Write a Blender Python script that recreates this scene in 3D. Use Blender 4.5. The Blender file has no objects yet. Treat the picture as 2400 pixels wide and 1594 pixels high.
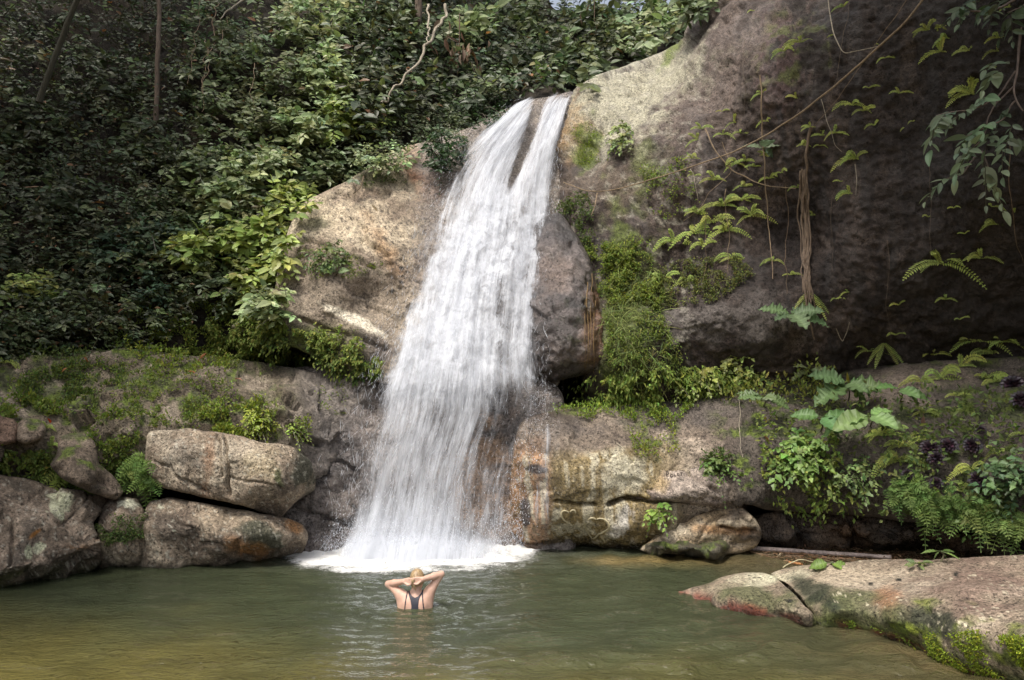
import bpy, math, random
import numpy as np

# ------------------------------------------------------------------ camera, sky, sun, exposure
SC = bpy.context.scene
F, CX, CY = 1733.0, 1200.0, 797.0            # focal length and centre in photo pixels
PITCH = math.radians(6.7)
CAMZ = 2.08
cam_data = bpy.data.cameras.new("camera")
cam_data.sensor_width = 36.0
cam_data.lens = 36.0 * F / 2400.0
cam_data.clip_end = 2000.0
cam = bpy.data.objects.new("camera", cam_data)
SC.collection.objects.link(cam)
cam.location = (0, 0, CAMZ)
cam.rotation_euler = (math.pi / 2 + PITCH, 0, 0)
SC.camera = cam
SC.render.resolution_x, SC.render.resolution_y = 1024, 680

SUN_EL, SUN_AZ = math.radians(62), math.radians(212)   # azimuth clockwise from +Y: high, behind the camera and to its left
to_sun = np.array([math.sin(SUN_AZ) * math.cos(SUN_EL), math.cos(SUN_AZ) * math.cos(SUN_EL), math.sin(SUN_EL)])
world = bpy.data.worlds.new("World")
SC.world = world
world.use_nodes = True
wn = world.node_tree
sky = wn.nodes.new("ShaderNodeTexSky")
sky.sky_type = 'NISHITA'
sky.sun_disc = False
sky.sun_elevation = SUN_EL
sky.sun_rotation = SUN_AZ
sky.air_density, sky.dust_density, sky.ozone_density = 1.0, 5.0, 0.5
thin_cloud = wn.nodes.new("ShaderNodeHueSaturation")      # a thin veil of cloud takes some blue out of the sky
thin_cloud.inputs["Saturation"].default_value = 0.5
wn.links.new(sky.outputs[0], thin_cloud.inputs["Color"])
wn.links.new(thin_cloud.outputs[0], wn.nodes["Background"].inputs[0])
wn.nodes["Background"].inputs[1].default_value = 0.125
sun_data = bpy.data.lights.new("sun", 'SUN')
sun_data.energy = 1.9
sun_data.angle = math.radians(12)
sun_data.color = (1.0, 0.94, 0.84)
sun = bpy.data.objects.new("sun", sun_data)
SC.collection.objects.link(sun)
from mathutils import Vector
sun.rotation_euler = Vector(to_sun.tolist()).to_track_quat('Z', 'Y').to_euler()
SC.view_settings.view_transform = 'Standard'
SC.view_settings.look = 'None'
SC.view_settings.exposure = 0.95
SC.view_settings.gamma = 1.0
SC.view_settings.use_curve_mapping = False
SC.cycles.transparent_max_bounces = 24
SC.cycles.max_bounces = 6
SC.cycles.sample_clamp_indirect = 3.0

# ------------------------------------------------------------------ photo pixels <-> the place
RNG = np.random.default_rng(7)
cp, sp = math.cos(PITCH), math.sin(PITCH)
CAM = np.array([0.0, 0.0, CAMZ])

def rays(px, py):
    px, py = np.asarray(px, float), np.asarray(py, float)
    a, b = (px - CX) / F, (CY - py) / F
    d = np.stack([a, cp - b * sp, sp + b * cp], -1)
    return d / d[..., 1:2]                   # scaled so that y = 1

def at(px, py, Y):
    return CAM + rays(px, py) * np.asarray(Y, float)[..., None]

def onwater(px, py, z=0.0):
    d = rays(px, py)
    return CAM + d * ((z - CAMZ) / d[..., 2])[..., None]

def unit(v):
    return v / np.maximum(np.linalg.norm(v, axis=-1, keepdims=True), 1e-9)

# ------------------------------------------------------------------ noise
_perm = np.random.default_rng(3).permutation(256)
_perm = np.concatenate([_perm, _perm, _perm])
_grad = unit(np.random.default_rng(4).normal(size=(256, 3)))

def pnoise(P):
    Pi = np.floor(P).astype(np.int64)
    f = P - Pi
    u = f * f * f * (f * (f * 6 - 15) + 10)
    Pi &= 255
    out = 0
    for i in (0, 1):
        for j in (0, 1):
            for k in (0, 1):
                h = _perm[_perm[_perm[(Pi[..., 0] + i) & 255] + ((Pi[..., 1] + j) & 255)] + ((Pi[..., 2] + k) & 255)]
                g = _grad[h]
                dot = g[..., 0] * (f[..., 0] - i) + g[..., 1] * (f[..., 1] - j) + g[..., 2] * (f[..., 2] - k)
                w = (u[..., 0] if i else 1 - u[..., 0]) * (u[..., 1] if j else 1 - u[..., 1]) * (u[..., 2] if k else 1 - u[..., 2])
                out = out + w * dot
    return out * 1.5

def fbm(P, lam, octv=4, seed=0.0, gain=0.5):
    out, a, s = 0, 1.0, 1.0 / lam
    for o in range(octv):
        out = out + a * pnoise(P * s + 17.3 * o + seed * 7.77)
        a *= gain
        s *= 2.03
    return out

def ridged(P, lam, octv=3, seed=0.0):
    out, a, s = 0, 1.0, 1.0 / lam
    for o in range(octv):
        out = out + a * (0.5 - np.abs(pnoise(P * s + 9.1 * o + seed * 5.5)))
        a *= 0.5
        s *= 2.1
    return out

def facets(P, size, seed=0):
    """broken, flat sided relief: every cell of an irregular lattice has a plane of its own"""
    Q = P / size + 0.22 * np.stack([fbm(P + 11 + seed, size * .6, 3), fbm(P + 23 + seed, size * .6, 3), fbm(P + 37 + seed, size * .6, 3)], -1)
    Ci = np.floor(Q).astype(np.int64)
    best, val = np.full(P.shape[:-1], 1e9), np.zeros(P.shape[:-1])
    for i in (-1, 0, 1):
        for j in (-1, 0, 1):
            for k in (-1, 0, 1):
                c = Ci + np.array([i, j, k])
                hh = _perm[_perm[_perm[(c[..., 0] + int(seed)) & 255] + (c[..., 1] & 255)] + (c[..., 2] & 255)]
                ctr = c + 0.5 + 0.42 * _grad[hh]
                d = Q - ctr
                dd = (d * d).sum(-1)
                v = (d * _grad[(hh * 7 + 3) & 255]).sum(-1) + 0.5 * _grad[(hh * 5 + 1) & 255][..., 0]
                kk = dd < best
                best = np.where(kk, dd, best); val = np.where(kk, v, val)
    return val

def sstep(a, b, x):
    t = np.clip((x - a) / (b - a), 0, 1)
    return t * t * (3 - 2 * t)

def mixc(a, b, t):
    return a + (np.asarray(b, float) - a) * t[..., None]

# ------------------------------------------------------------------ objects
def link(o):
    SC.collection.objects.link(o)
    return o

def tag(o, label=None, cat=None, group=None, kind=None):
    if label: o['label'] = label
    if cat: o['category'] = cat
    if group: o['group'] = group
    if kind: o['kind'] = kind
    return o

def empty(name, loc, label=None, cat=None, group=None):
    o = bpy.data.objects.new(name, None)
    o.location = [float(c) for c in loc]
    o.empty_display_size = 0.1
    link(o)
    return tag(o, label, cat, group)

def mesh_obj(name, V, Fc, mat, parent=None, smooth=True, col=None, wet=None, uv=None, flt=None, origin=None):
    """one mesh object from numpy arrays: V (n,3); Fc a list of (m,k) index arrays"""
    V = np.asarray(V, float)
    if parent is not None:
        V = V - np.array(parent.location)
        if parent.parent is not None:
            V = V - np.array(parent.parent.location)
    elif origin is not None:
        V = V - np.asarray(origin)
    if not isinstance(Fc, (list, tuple)): Fc = [Fc]
    Fc = [f for f in Fc if len(f)]
    loops = np.concatenate([f.ravel() for f in Fc]).astype(np.int32)
    tot = np.concatenate([np.full(len(f), f.shape[1], np.int32) for f in Fc])
    start = np.concatenate([[0], np.cumsum(tot)[:-1]]).astype(np.int32)
    me = bpy.data.meshes.new(name)
    me.vertices.add(len(V)); me.vertices.foreach_set("co", V.astype(np.float32).ravel())
    me.loops.add(len(loops)); me.loops.foreach_set("vertex_index", loops)
    me.polygons.add(len(tot)); me.polygons.foreach_set("loop_start", start); me.polygons.foreach_set("loop_total", tot)
    me.polygons.foreach_set("use_smooth", np.full(len(tot), bool(smooth)))
    if col is not None:
        c = np.ones((len(V), 4), np.float32); c[:, :3] = col
        me.attributes.new("Col", 'FLOAT_COLOR', 'POINT').data.foreach_set("color", c.ravel())
    for nm, arr in dict(wet=wet, **(flt or {})).items():
        if arr is not None:
            me.attributes.new(nm, 'FLOAT', 'POINT').data.foreach_set("value", np.asarray(arr, np.float32))
    if uv is not None:
        l = me.uv_layers.new(name="UVMap")
        l.data.foreach_set("uv", np.asarray(uv, np.float32)[loops].ravel())
    me.update(calc_edges=True)
    me.validate()
    if mat: me.materials.append(mat)
    o = bpy.data.objects.new(name, me)
    link(o)
    if parent is not None: o.parent = parent
    elif origin is not None: o.location = [float(c) for c in origin]
    return o

# ------------------------------------------------------------------ materials
def new_mat(name):
    m = bpy.data.materials.new(name)
    m.use_nodes = True
    nt = m.node_tree
    return m, nt, nt.nodes["Principled BSDF"], nt.nodes["Material Output"]

def nd(nt, typ, **kw):
    n = nt.nodes.new(typ)
    for k, v in kw.items():
        if k.startswith("i_"):
            key = k[2:]
            n.inputs[int(key) if key.isdigit() else key.replace("_", " ")].default_value = v
        else:
            setattr(n, k, v)
    return n

def math_n(nt, op, a, b=None, c=None, clamp=False):
    n = nt.nodes.new("ShaderNodeMath")
    n.operation = op
    n.use_clamp = clamp
    for i, x in enumerate((a, b, c)):
        if x is None: continue
        if isinstance(x, (int, float)): n.inputs[i].default_value = x
        else: nt.links.new(x, n.inputs[i])
    return n.outputs[0]

def remap(nt, val, a, b, c, d, smooth=False):
    n = nt.nodes.new("ShaderNodeMapRange")
    if smooth: n.interpolation_type = 'SMOOTHSTEP'
    nt.links.new(val, n.inputs[0])
    for i, x in enumerate((a, b, c, d)): n.inputs[i + 1].default_value = x
    return n.outputs[0]

def noise_n(nt, vec, scale, detail=4, rough=0.55, dist=0.0):
    n = nd(nt, "ShaderNodeTexNoise")
    n.inputs["Scale"].default_value = scale
    n.inputs["Detail"].default_value = detail
    n.inputs["Roughness"].default_value = rough
    n.inputs["Distortion"].default_value = dist
    nt.links.new(vec, n.inputs["Vector"])
    return n.outputs[0]

def rock_material():
    m, nt, b, out = new_mat("rock")
    L = nt.links.new
    geo = nd(nt, "ShaderNodeNewGeometry").outputs["Position"]
    col = nd(nt, "ShaderNodeAttribute", attribute_name="Col").outputs["Color"]
    wet = nd(nt, "ShaderNodeAttribute", attribute_name="wet").outputs["Fac"]
    n1 = noise_n(nt, geo, 3.3, 7, 0.68)
    n2 = noise_n(nt, geo, 19.0, 6, 0.75, 0.4)
    n3 = noise_n(nt, geo, 58.0, 3, 0.7)
    vo = nd(nt, "ShaderNodeTexVoronoi"); vo.inputs["Scale"].default_value = 17.0; L(geo, vo.inputs["Vector"])
    pits = remap(nt, vo.outputs["Distance"], 0.08, 0.30, 0.0, 1.0, True)
    pitmask = remap(nt, noise_n(nt, geo, 2.1, 3), 0.50, 0.62, 0.0, 1.0, True)
    pit = math_n(nt, 'MULTIPLY', math_n(nt, 'SUBTRACT', 1.0, pits), pitmask)
    k = math_n(nt, 'MULTIPLY', remap(nt, n1, 0.25, 0.75, 0.74, 1.26), remap(nt, n2, 0.28, 0.72, 0.34, 1.66))
    k = math_n(nt, 'MULTIPLY', k, remap(nt, n3, 0.3, 0.7, 0.6, 1.4))
    n4 = noise_n(nt, geo, 31.0, 4, 0.62, 0.3)
    grit = remap(nt, n4, 0.34, 0.46, 0.0, 1.0, True)
    fleck = remap(nt, n4, 0.60, 0.70, 1.0, 1.55, True)
    k = math_n(nt, 'MULTIPLY', k, math_n(nt, 'MULTIPLY', remap(nt, grit, 0, 1, 0.30, 1.08), fleck))
    k = math_n(nt, 'MULTIPLY', k, remap(nt, pit, 0.0, 1.0, 1.0, 0.5))
    mul = nd(nt, "ShaderNodeVectorMath", operation='SCALE')
    L(col, mul.inputs[0]); L(k, mul.inputs["Scale"])
    L(mul.outputs[0], b.inputs["Base Color"])
    rr = math_n(nt, 'ADD', remap(nt, wet, 0, 1, 0.86, 0.17), remap(nt, n2, 0.3, 0.7, -0.08, 0.08))
    L(rr, b.inputs["Roughness"])
    L(remap(nt, wet, 0, 1, 0.25, 0.75), b.inputs["Specular IOR Level"])
    h = math_n(nt, 'ADD', math_n(nt, 'MULTIPLY', n1, 0.10), math_n(nt, 'ADD', math_n(nt, 'MULTIPLY', n2, 0.045), math_n(nt, 'MULTIPLY', n3, 0.012)))
    h = math_n(nt, 'SUBTRACT', h, math_n(nt, 'MULTIPLY', pit, 0.03))
    h = math_n(nt, 'ADD', h, math_n(nt, 'MULTIPLY', grit, 0.016))
    bp = nd(nt, "ShaderNodeBump")
    bp.inputs["Strength"].default_value = 0.9
    bp.inputs["Distance"].default_value = 0.7
    L(h, bp.inputs["Height"]); L(bp.outputs[0], b.inputs["Normal"])
    return m

def leaf_material(name, rough=0.42, trans=0.3, spec=0.5):
    m, nt, b, out = new_mat(name)
    L = nt.links.new
    col = nd(nt, "ShaderNodeAttribute", attribute_name="Col").outputs["Color"]
    L(col, b.inputs["Base Color"])
    b.inputs["Roughness"].default_value = rough
    b.inputs["Specular IOR Level"].default_value = spec
    tr = nd(nt, "ShaderNodeBsdfTranslucent")
    hs = nd(nt, "ShaderNodeHueSaturation"); hs.inputs["Saturation"].default_value = 1.15; hs.inputs["Value"].default_value = 1.25
    L(col, hs.inputs["Color"]); L(hs.outputs[0], tr.inputs["Color"])
    mx = nd(nt, "ShaderNodeMixShader"); mx.inputs[0].default_value = trans
    L(b.outputs[0], mx.inputs[1]); L(tr.outputs[0], mx.inputs[2]); L(mx.outputs[0], out.inputs["Surface"])
    return m

def bark_material():
    m, nt, b, out = new_mat("bark")
    L = nt.links.new
    geo = nd(nt, "ShaderNodeNewGeometry").outputs["Position"]
    col = nd(nt, "ShaderNodeAttribute", attribute_name="Col").outputs["Color"]
    mp = nd(nt, "ShaderNodeMapping"); mp.inputs["Scale"].default_value = (1, 1, 0.2)
    L(geo, mp.inputs["Vector"])
    n1 = noise_n(nt, mp.outputs[0], 30, 5, 0.65)
    mul = nd(nt, "ShaderNodeVectorMath", operation='SCALE')
    L(col, mul.inputs[0]); L(remap(nt, n1, 0.3, 0.7, 0.55, 1.4), mul.inputs["Scale"])
    L(mul.outputs[0], b.inputs["Base Color"])
    b.inputs["Roughness"].default_value = 0.85
    bp = nd(nt, "ShaderNodeBump"); bp.inputs["Strength"].default_value = 0.6; bp.inputs["Distance"].default_value = 0.03
    L(n1, bp.inputs["Height"]); L(bp.outputs[0], b.inputs["Normal"])
    return m

ROCK = rock_material()
LEAF = leaf_material("leaf", 0.46, 0.28, 0.4)
MOSS = leaf_material("moss", 0.7, 0.35, 0.25)
PURPLE = leaf_material("purple_leaf", 0.3, 0.08, 0.6)
DRYLEAF = leaf_material("dry_leaf", 0.7, 0.25, 0.3)
BARK = bark_material()
# ------------------------------------------------------------------ rock surfaces: outline + distances -> solid with rounded rim, own thickness
def solve_ctrl(ctrl):
    out = []
    for px, py, v in ctrl:
        if v == 'w': v = onwater(px, py)[1]
        elif isinstance(v, tuple): v = onwater(px, py, v[1])[1]
        out.append((px, py, v))
    return np.array(out, float)

class Depth:
    def __init__(self, ctrl, c=70.0):
        K = solve_ctrl(ctrl)
        self.xy, self.c = K[:, :2], c
        n = len(K)
        A = np.zeros((n + 3, n + 3))
        A[:n, :n] = self.phi(self.xy[:, None] - self.xy[None])
        A[:n, n], A[:n, n + 1:] = 1, self.xy / 1000
        A[n, :n], A[n + 1:, :n] = 1, (self.xy / 1000).T
        A[:n, :n] += np.eye(n) * 1e-6
        self.w = np.linalg.solve(A, np.concatenate([K[:, 2], [0, 0, 0]]))
    def phi(self, d):
        return np.sqrt((d ** 2).sum(-1) + self.c ** 2) / 1000
    def __call__(self, px, py):
        q = np.stack([px, py], -1)
        sh = q.shape[:-1]
        q = q.reshape(-1, 2)
        n = len(self.xy)
        r = self.w[n] + q @ self.w[n + 1:] / 1000
        for i in range(n):
            r = r + self.w[i] * self.phi(q - self.xy[i])
        return r.reshape(sh)

def smooth_outline(pts, step=6.0, jit=2.0, seed=0):
    p = np.array(pts, float)
    n = len(p)
    out = []
    for i in range(n):
        a, b, c, d = p[i - 1], p[i], p[(i + 1) % n], p[(i + 2) % n]
        m = max(2, int(np.linalg.norm(c - b) / step))
        t = np.linspace(0, 1, m, endpoint=False)[:, None]
        k = 0.22
        m1, m2 = k * (c - a), k * (d - b)
        lim = np.linalg.norm(c - b) * 0.9
        for mm in (m1, m2):
            l = np.linalg.norm(mm)
            if l > lim: mm *= lim / l
        out.append((2 * t**3 - 3 * t**2 + 1) * b + (t**3 - 2 * t**2 + t) * m1 + (-2 * t**3 + 3 * t**2) * c + (t**3 - t**2) * m2)
    q = np.concatenate(out)
    if jit:
        z = np.zeros(len(q))
        q = q + jit * np.stack([fbm(np.stack([q[:, 0], q[:, 1], z + seed], -1), 40.0, 3), fbm(np.stack([q[:, 0], q[:, 1], z + 50 + seed], -1), 40.0, 3)], -1)
    return q

def poly_dist(q, poly):
    """signed distance (inside positive) and nearest boundary point"""
    best = np.full(len(q), 1e18)
    near = np.zeros_like(q)
    ins = np.zeros(len(q), bool)
    for i in range(len(poly)):
        a, b = poly[i - 1], poly[i]
        ab = b - a
        l2 = ab @ ab
        if l2 < 1e-9: continue
        t = np.clip(((q - a) @ ab) / l2, 0, 1)
        pr = a + t[:, None] * ab
        d2 = ((q - pr) ** 2).sum(1)
        k = d2 < best
        best[k] = d2[k]; near[k] = pr[k]
        if a[1] != b[1]:
            c = (a[1] > q[:, 1]) != (b[1] > q[:, 1])
            xx = a[0] + (q[:, 1] - a[1]) * ab[0] / ab[1]
            ins ^= c & (q[:, 0] < xx)
    d = np.sqrt(best)
    return np.where(ins, d, -d), near

class Surf: pass
SURF = {}

def grid_normals(P):
    n = np.cross(np.gradient(P, axis=1), np.gradient(P, axis=0))
    n = unit(n)
    flip = ((P - CAM) * n).sum(-1) > 0
    n[flip] *= -1
    return n

class Ctx: pass

def blob(s, cx, cy, rx, ry, rot=0, soft=0.5, rag=0.6, lam=0.35):
    a = math.radians(rot)
    dx, dy = s.px - cx, s.py - cy
    x, y = dx * math.cos(a) + dy * math.sin(a), -dx * math.sin(a) + dy * math.cos(a)
    e = np.sqrt((x / rx) ** 2 + (y / ry) ** 2) + rag * fbm(s.P, lam, 4, cx * 0.01)
    return 1 - sstep(1 - soft, 1 + soft * 0.4, e)

def rock(name, label, cat, outline, ctrl, T=0.3, R=60, s=4.0, noise=((1.6, 0.16), (0.45, 0.05), (0.13, 0.016)), ridge=((0.7, 0.10),),
         facet=((0.7, 0.05), (0.25, 0.014)), colf=None, cracks=(), bumps=(), back=1.5, kind=None, group=None, key=None, seed=0, jit=2.5, c=70.0, pw=2.0, mat=None, solid=True):
    poly = smooth_outline(outline, 6, jit, seed)
    dep = Depth(ctrl, c)
    x0, y0 = poly.min(0) - 3 * s
    x1, y1 = poly.max(0) + 3 * s
    xs, ys = np.arange(x0, x1, s), np.arange(y0, y1, s)
    PX, PY = np.meshgrid(xs, ys)
    q = np.stack([PX.ravel(), PY.ravel()], -1)
    d, near = poly_dist(q, poly)
    snap = (d <= 0) & (d > -1.45 * s)
    snap2 = (d > 0) & (d < 0.35 * s)
    qs = q.copy()
    qs[snap | snap2] = near[snap | snap2]
    d = np.where(snap | snap2, 0, d)
    ok = (d > 0) | snap | snap2
    Y = dep(qs[:, 0], qs[:, 1])
    e = np.clip(d / R, 0, 1)
    Y = Y + T * (1 - np.power(np.maximum(1 - np.power(1 - e, pw), 0), 1.0 / pw))
    for bx, by, br, bh in bumps:
        Y = Y - bh * np.exp(-(((qs[:, 0] - bx) ** 2 + (qs[:, 1] - by) ** 2) / br ** 2))
    sh = PX.shape
    P = at(qs[:, 0], qs[:, 1], Y).reshape(sh + (3,))
    N = grid_normals(P)
    disp = 0
    for k, (lam, amp) in enumerate(noise):
        disp = disp + amp * fbm(P, lam, 2, seed + k * 1.7)
    for k, (lam, amp) in enumerate(ridge):
        disp = disp - amp * np.clip(ridged(P, lam, 3, seed + k) - 0.30, 0, 1)
    for k, (size, amp) in enumerate(facet):
        disp = disp + amp * facets(P, size, seed + 3 * k)
    disp = disp * np.clip(d / (2.5 * s), 0, 1).reshape(sh)
    for pts, w, dp in cracks:
        pts = np.array(pts, float)
        cd = np.full(len(q), 1e9)
        jq = qs + 5 * np.stack([fbm(P.reshape(-1, 3), 0.35, 3, 5), fbm(P.reshape(-1, 3), 0.35, 3, 9)], -1)
        for a, b in zip(pts[:-1], pts[1:]):
            ab = b - a
            t = np.clip(((jq - a) @ ab) / (ab @ ab), 0, 1)
            cd = np.minimum(cd, np.linalg.norm(jq - a - t[:, None] * ab, axis=1))
        disp = disp - (dp * np.exp(-(cd / w) ** 2)).reshape(sh)
    P = P + N * disp[..., None]
    N = grid_normals(P)
    S = Surf()
    S.x0, S.y0, S.s, S.P, S.N, S.d, S.poly = xs[0], ys[0], s, P, N, d.reshape(sh), poly
    SURF[key or name] = S
    ctx = Ctx()
    ctx.px, ctx.py, ctx.P, ctx.N, ctx.d = qs[:, 0], qs[:, 1], P.reshape(-1, 3), N.reshape(-1, 3), d
    col, wet = colf(ctx)
    okg = ok.reshape(sh)
    dd = d.reshape(sh)
    idx = np.arange(len(q)).reshape(sh)
    quad_ok = okg[:-1, :-1] & okg[1:, :-1] & okg[:-1, 1:] & okg[1:, 1:] & ((dd[:-1, :-1] + dd[1:, :-1] + dd[:-1, 1:] + dd[1:, 1:]) > 0)
    Q = np.stack([idx[:-1, :-1], idx[1:, :-1], idx[1:, 1:], idx[:-1, 1:]], -1)[quad_ok]
    used = np.unique(Q)
    re = np.full(len(q), -1); re[used] = np.arange(len(used))
    Q = re[Q]
    V = P.reshape(-1, 3)[used]
    C, W = np.clip(col[used], 0.004, 0.9), np.clip(wet[used], 0, 1)
    if not solid:
        o = mesh_obj(name, V, [Q], mat or ROCK, col=C, wet=W, origin=V.mean(0))
        S.obj = o
        return tag(o, label, cat, group, kind)
    # side walls and back
    E = np.concatenate([Q[:, [0, 1]], Q[:, [1, 2]], Q[:, [2, 3]], Q[:, [3, 0]]])
    key_ = np.sort(E, 1)
    code = key_[:, 0].astype(np.int64) * len(V) + key_[:, 1]
    _, inv, cnt = np.unique(code, return_inverse=True, return_counts=True)
    B = E[cnt[inv] == 1]
    bv = np.unique(B)
    cen = V[bv].mean(0)
    dirv = unit(V[bv] - CAM)
    V2 = cen + (V[bv] - cen) * 0.93 + dirv * back
    n0 = len(V)
    rb = np.full(n0, -1); rb[bv] = n0 + np.arange(len(bv))
    side = np.stack([B[:, 1], B[:, 0], rb[B[:, 0]], rb[B[:, 1]]], -1)
    cap = np.stack([rb[B[:, 1]], rb[B[:, 0]], np.full(len(B), n0 + len(bv))], -1)
    V = np.concatenate([V, V2, V2.mean(0)[None] + unit(cen - CAM) * 0.3])
    C = np.concatenate([C, C[bv], C[bv].mean(0)[None]]); W = np.concatenate([W, W[bv], [0]])
    o = mesh_obj(name, V, [Q, side, cap], mat or ROCK, col=C, wet=W, origin=V[:n0].mean(0))
    tag(o, label, cat, group, kind)
    S.obj = o
    return o

def sample(S, px, py):
    fx = np.clip((np.asarray(px, float) - S.x0) / S.s, 0, S.P.shape[1] - 1.001)
    fy = np.clip((np.asarray(py, float) - S.y0) / S.s, 0, S.P.shape[0] - 1.001)
    i, j = fx.astype(int), fy.astype(int)
    u, v = (fx - i)[..., None], (fy - j)[..., None]
    g = lambda A: (A[j, i] * (1 - u) + A[j, i + 1] * u) * (1 - v) + (A[j + 1, i] * (1 - u) + A[j + 1, i + 1] * u) * v
    return g(S.P), unit(g(S.N))

# ------------------------------------------------------------------ rock colours (albedo and wetness, kept on the surface)
MOSSC = np.array([0.095, 0.125, 0.022])
MOSSD = np.array([0.045, 0.058, 0.018])

def tint(s, base, light, dark, k=1.0, seed=0):
    n1, n2, n3 = fbm(s.P, 1.1, 4, seed + 1), fbm(s.P, 0.32, 4, seed + 2), fbm(s.P, 0.11, 3, seed + 3)
    c = np.broadcast_to(np.array(base, float), s.P.shape).copy()
    c = mixc(c, light, k * sstep(0.05, 0.55, n1 + 0.5 * n2))
    c = mixc(c, dark, k * sstep(0.05, 0.6, -n1 + 0.6 * n2))
    c = c * (1 + 0.28 * n3 + 0.18 * n2)[:, None]
    return c

def drips(s, seed=0, lam=0.22):
    return fbm(s.P * np.array([1, 1, 0.12]), lam, 4, seed)

def mossy(s, c, amount, lam=0.5, up=0.6, seed=0):
    """patches of green growth, thicker on upward faces"""
    n = fbm(s.P, lam, 5, seed + 4)
    m = sstep(0.0, 0.35, n + up * (s.N[:, 2] - 0.45) + amount)
    c = mixc(c, MOSSD, 0.75 * m)
    return mixc(c, MOSSC, m * sstep(0.0, 0.4, fbm(s.P, 0.18, 4, seed + 8) + 0.1)), m

def col_cliff(s):
    c = tint(s, (0.05, 0.037, 0.031), (0.088, 0.066, 0.053), (0.022, 0.017, 0.015), .55, 3)
    # pinkish grey sunward shoulder, pale crest with grey lichen beside the lip
    sh = blob(s, 1690, 150, 150, 330, 35, 0.8)
    c = mixc(c, (0.135, 0.105, 0.09), 0.9 * sh)
    c = mixc(c, (0.10, 0.062, 0.06), 0.6 * blob(s, 1830, 150, 60, 140, 10, 0.6))
    pale = np.maximum(blob(s, 1440, 240, 130, 130, -35, 0.5), blob(s, 1560, 170, 120, 60, -35, 0.6))
    c = mixc(c, np.array([0.34, 0.32, 0.24]), pale * 0.95)
    c = mixc(c, (0.30, 0.20, 0.10), 0.6 * blob(s, 1350, 310, 45, 70, 0, 0.6))
    c = mixc(c, (0.13, 0.10, 0.075), 0.7 * blob(s, 1420, 430, 130, 60, 0, 0.6))
    c = mixc(c, (0.30, 0.28, 0.23), 0.5 * sstep(0.25, 0.45, fbm(s.P, 0.25, 4, 31)) * (s.px < 1650))
    g = blob(s, 1377, 345, 28, 52, 20, 0.4) + 0.6 * blob(s, 1520, 400, 50, 60, 0, 0.6) + 0.8 * blob(s, 1470, 720, 80, 230, 0, 0.6)
    g = np.clip(g + 0.7 * blob(s, 1850, 120, 90, 130, 30, 0.8) * sstep(-.1, .3, fbm(s.P, .3, 4, 6)), 0, 1)
    c = mixc(c, MOSSC * np.array([1.0, 1.05, 0.9]), g * 0.8)
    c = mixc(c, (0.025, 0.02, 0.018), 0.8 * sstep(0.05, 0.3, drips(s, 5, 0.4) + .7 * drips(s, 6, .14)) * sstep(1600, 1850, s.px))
    c = mixc(c, (0.12, 0.105, 0.095), 0.7 * blob(s, 1700, 740, 190, 60, 0, 0.6))
    c = mixc(c, (0.024, 0.02, 0.018), 0.75 * sstep(1900, 2250, s.px + 60 * fbm(s.P, 1.2, 3, 8)))  # darker towards the right: shade painted into the rock colour
    c = mixc(c, MOSSC * 1.2, 0.8 * blob(s, 1568, 118, 46, 7, -52, .5))
    return c, 0.12 + 0.25 * sstep(0, .4, drips(s, 5, .5))

def col_slab(s):
    c = tint(s, (0.315, 0.26, 0.19), (0.43, 0.365, 0.27), (0.20, 0.155, 0.115), 1, 8)
    c = mixc(c, (0.50, 0.415, 0.30), 0.8 * blob(s, 850, 520, 130, 60, 15, 0.7))
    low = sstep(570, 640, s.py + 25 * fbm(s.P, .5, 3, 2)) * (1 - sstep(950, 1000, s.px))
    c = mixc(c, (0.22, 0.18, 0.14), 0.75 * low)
    c = mixc(c, (0.33, 0.19, 0.09), 0.6 * blob(s, 895, 570, 24, 85, -28, 0.9, .4))
    c = mixc(c, (0.22, 0.085, 0.03), 0.6 * blob(s, 1010, 440, 50, 40, 20, 0.7) + 0.4 * blob(s, 965, 380, 28, 50, 0, 0.7))
    
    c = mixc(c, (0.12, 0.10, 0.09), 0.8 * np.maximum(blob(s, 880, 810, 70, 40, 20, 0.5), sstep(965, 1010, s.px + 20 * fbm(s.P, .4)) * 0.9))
    c = mixc(c, MOSSD * 1.2, 0.8 * blob(s, 790, 600, 110, 30, 20, 0.7) * sstep(-.05, .25, fbm(s.P, .2, 4, 1)))
    c = mixc(c, MOSSD, 0.7 * blob(s, 880, 410, 60, 30, 0, 0.6) + 0.6 * blob(s, 740, 520, 40, 18, 0, 0.6))
    c = mixc(c, MOSSC * .7, 0.9 * sstep(740, 790, s.py + 10 * fbm(s.P, .3)) * (1 - sstep(700, 900, s.px)))
    c = mixc(c, (0.60, 0.54, 0.43), 0.95 * blob(s, 832, 752, 92, 13, 26, 0.3, 0.2, .2))
    sp = sstep(0.34, 0.44, fbm(s.P, 0.085, 2, 12)) * sstep(-0.1, 0.2, fbm(s.P, 0.8, 2, 3))
    c = mixc(c, (0.055, 0.045, 0.04), 0.8 * sp)
    for x, y, r in ((941, 627, 7), (943, 648, 4), (940, 662, 6), (919, 682, 7), (905, 560, 4)):
        c = mixc(c, (0.02, 0.017, 0.015), blob(s, x, y, r, r * .8, 0, 0.4, 0.3, 0.06))
    return c, 0.08 + 0.8 * sstep(930, 1010, s.px)

def col_fallbase(s):
    c = tint(s, (0.12, 0.10, 0.09), (0.17, 0.145, 0.13), (0.06, 0.05, 0.047), 1, 13)
    c = mixc(c, (0.27, 0.17, 0.10), 0.8 * blob(s, 1130, 1120, 90, 130, 0, 0.8) + 0.7 * blob(s, 1230, 1200, 40, 90, 0, 0.6))
    return c, np.full(len(c), 0.85)

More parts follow.
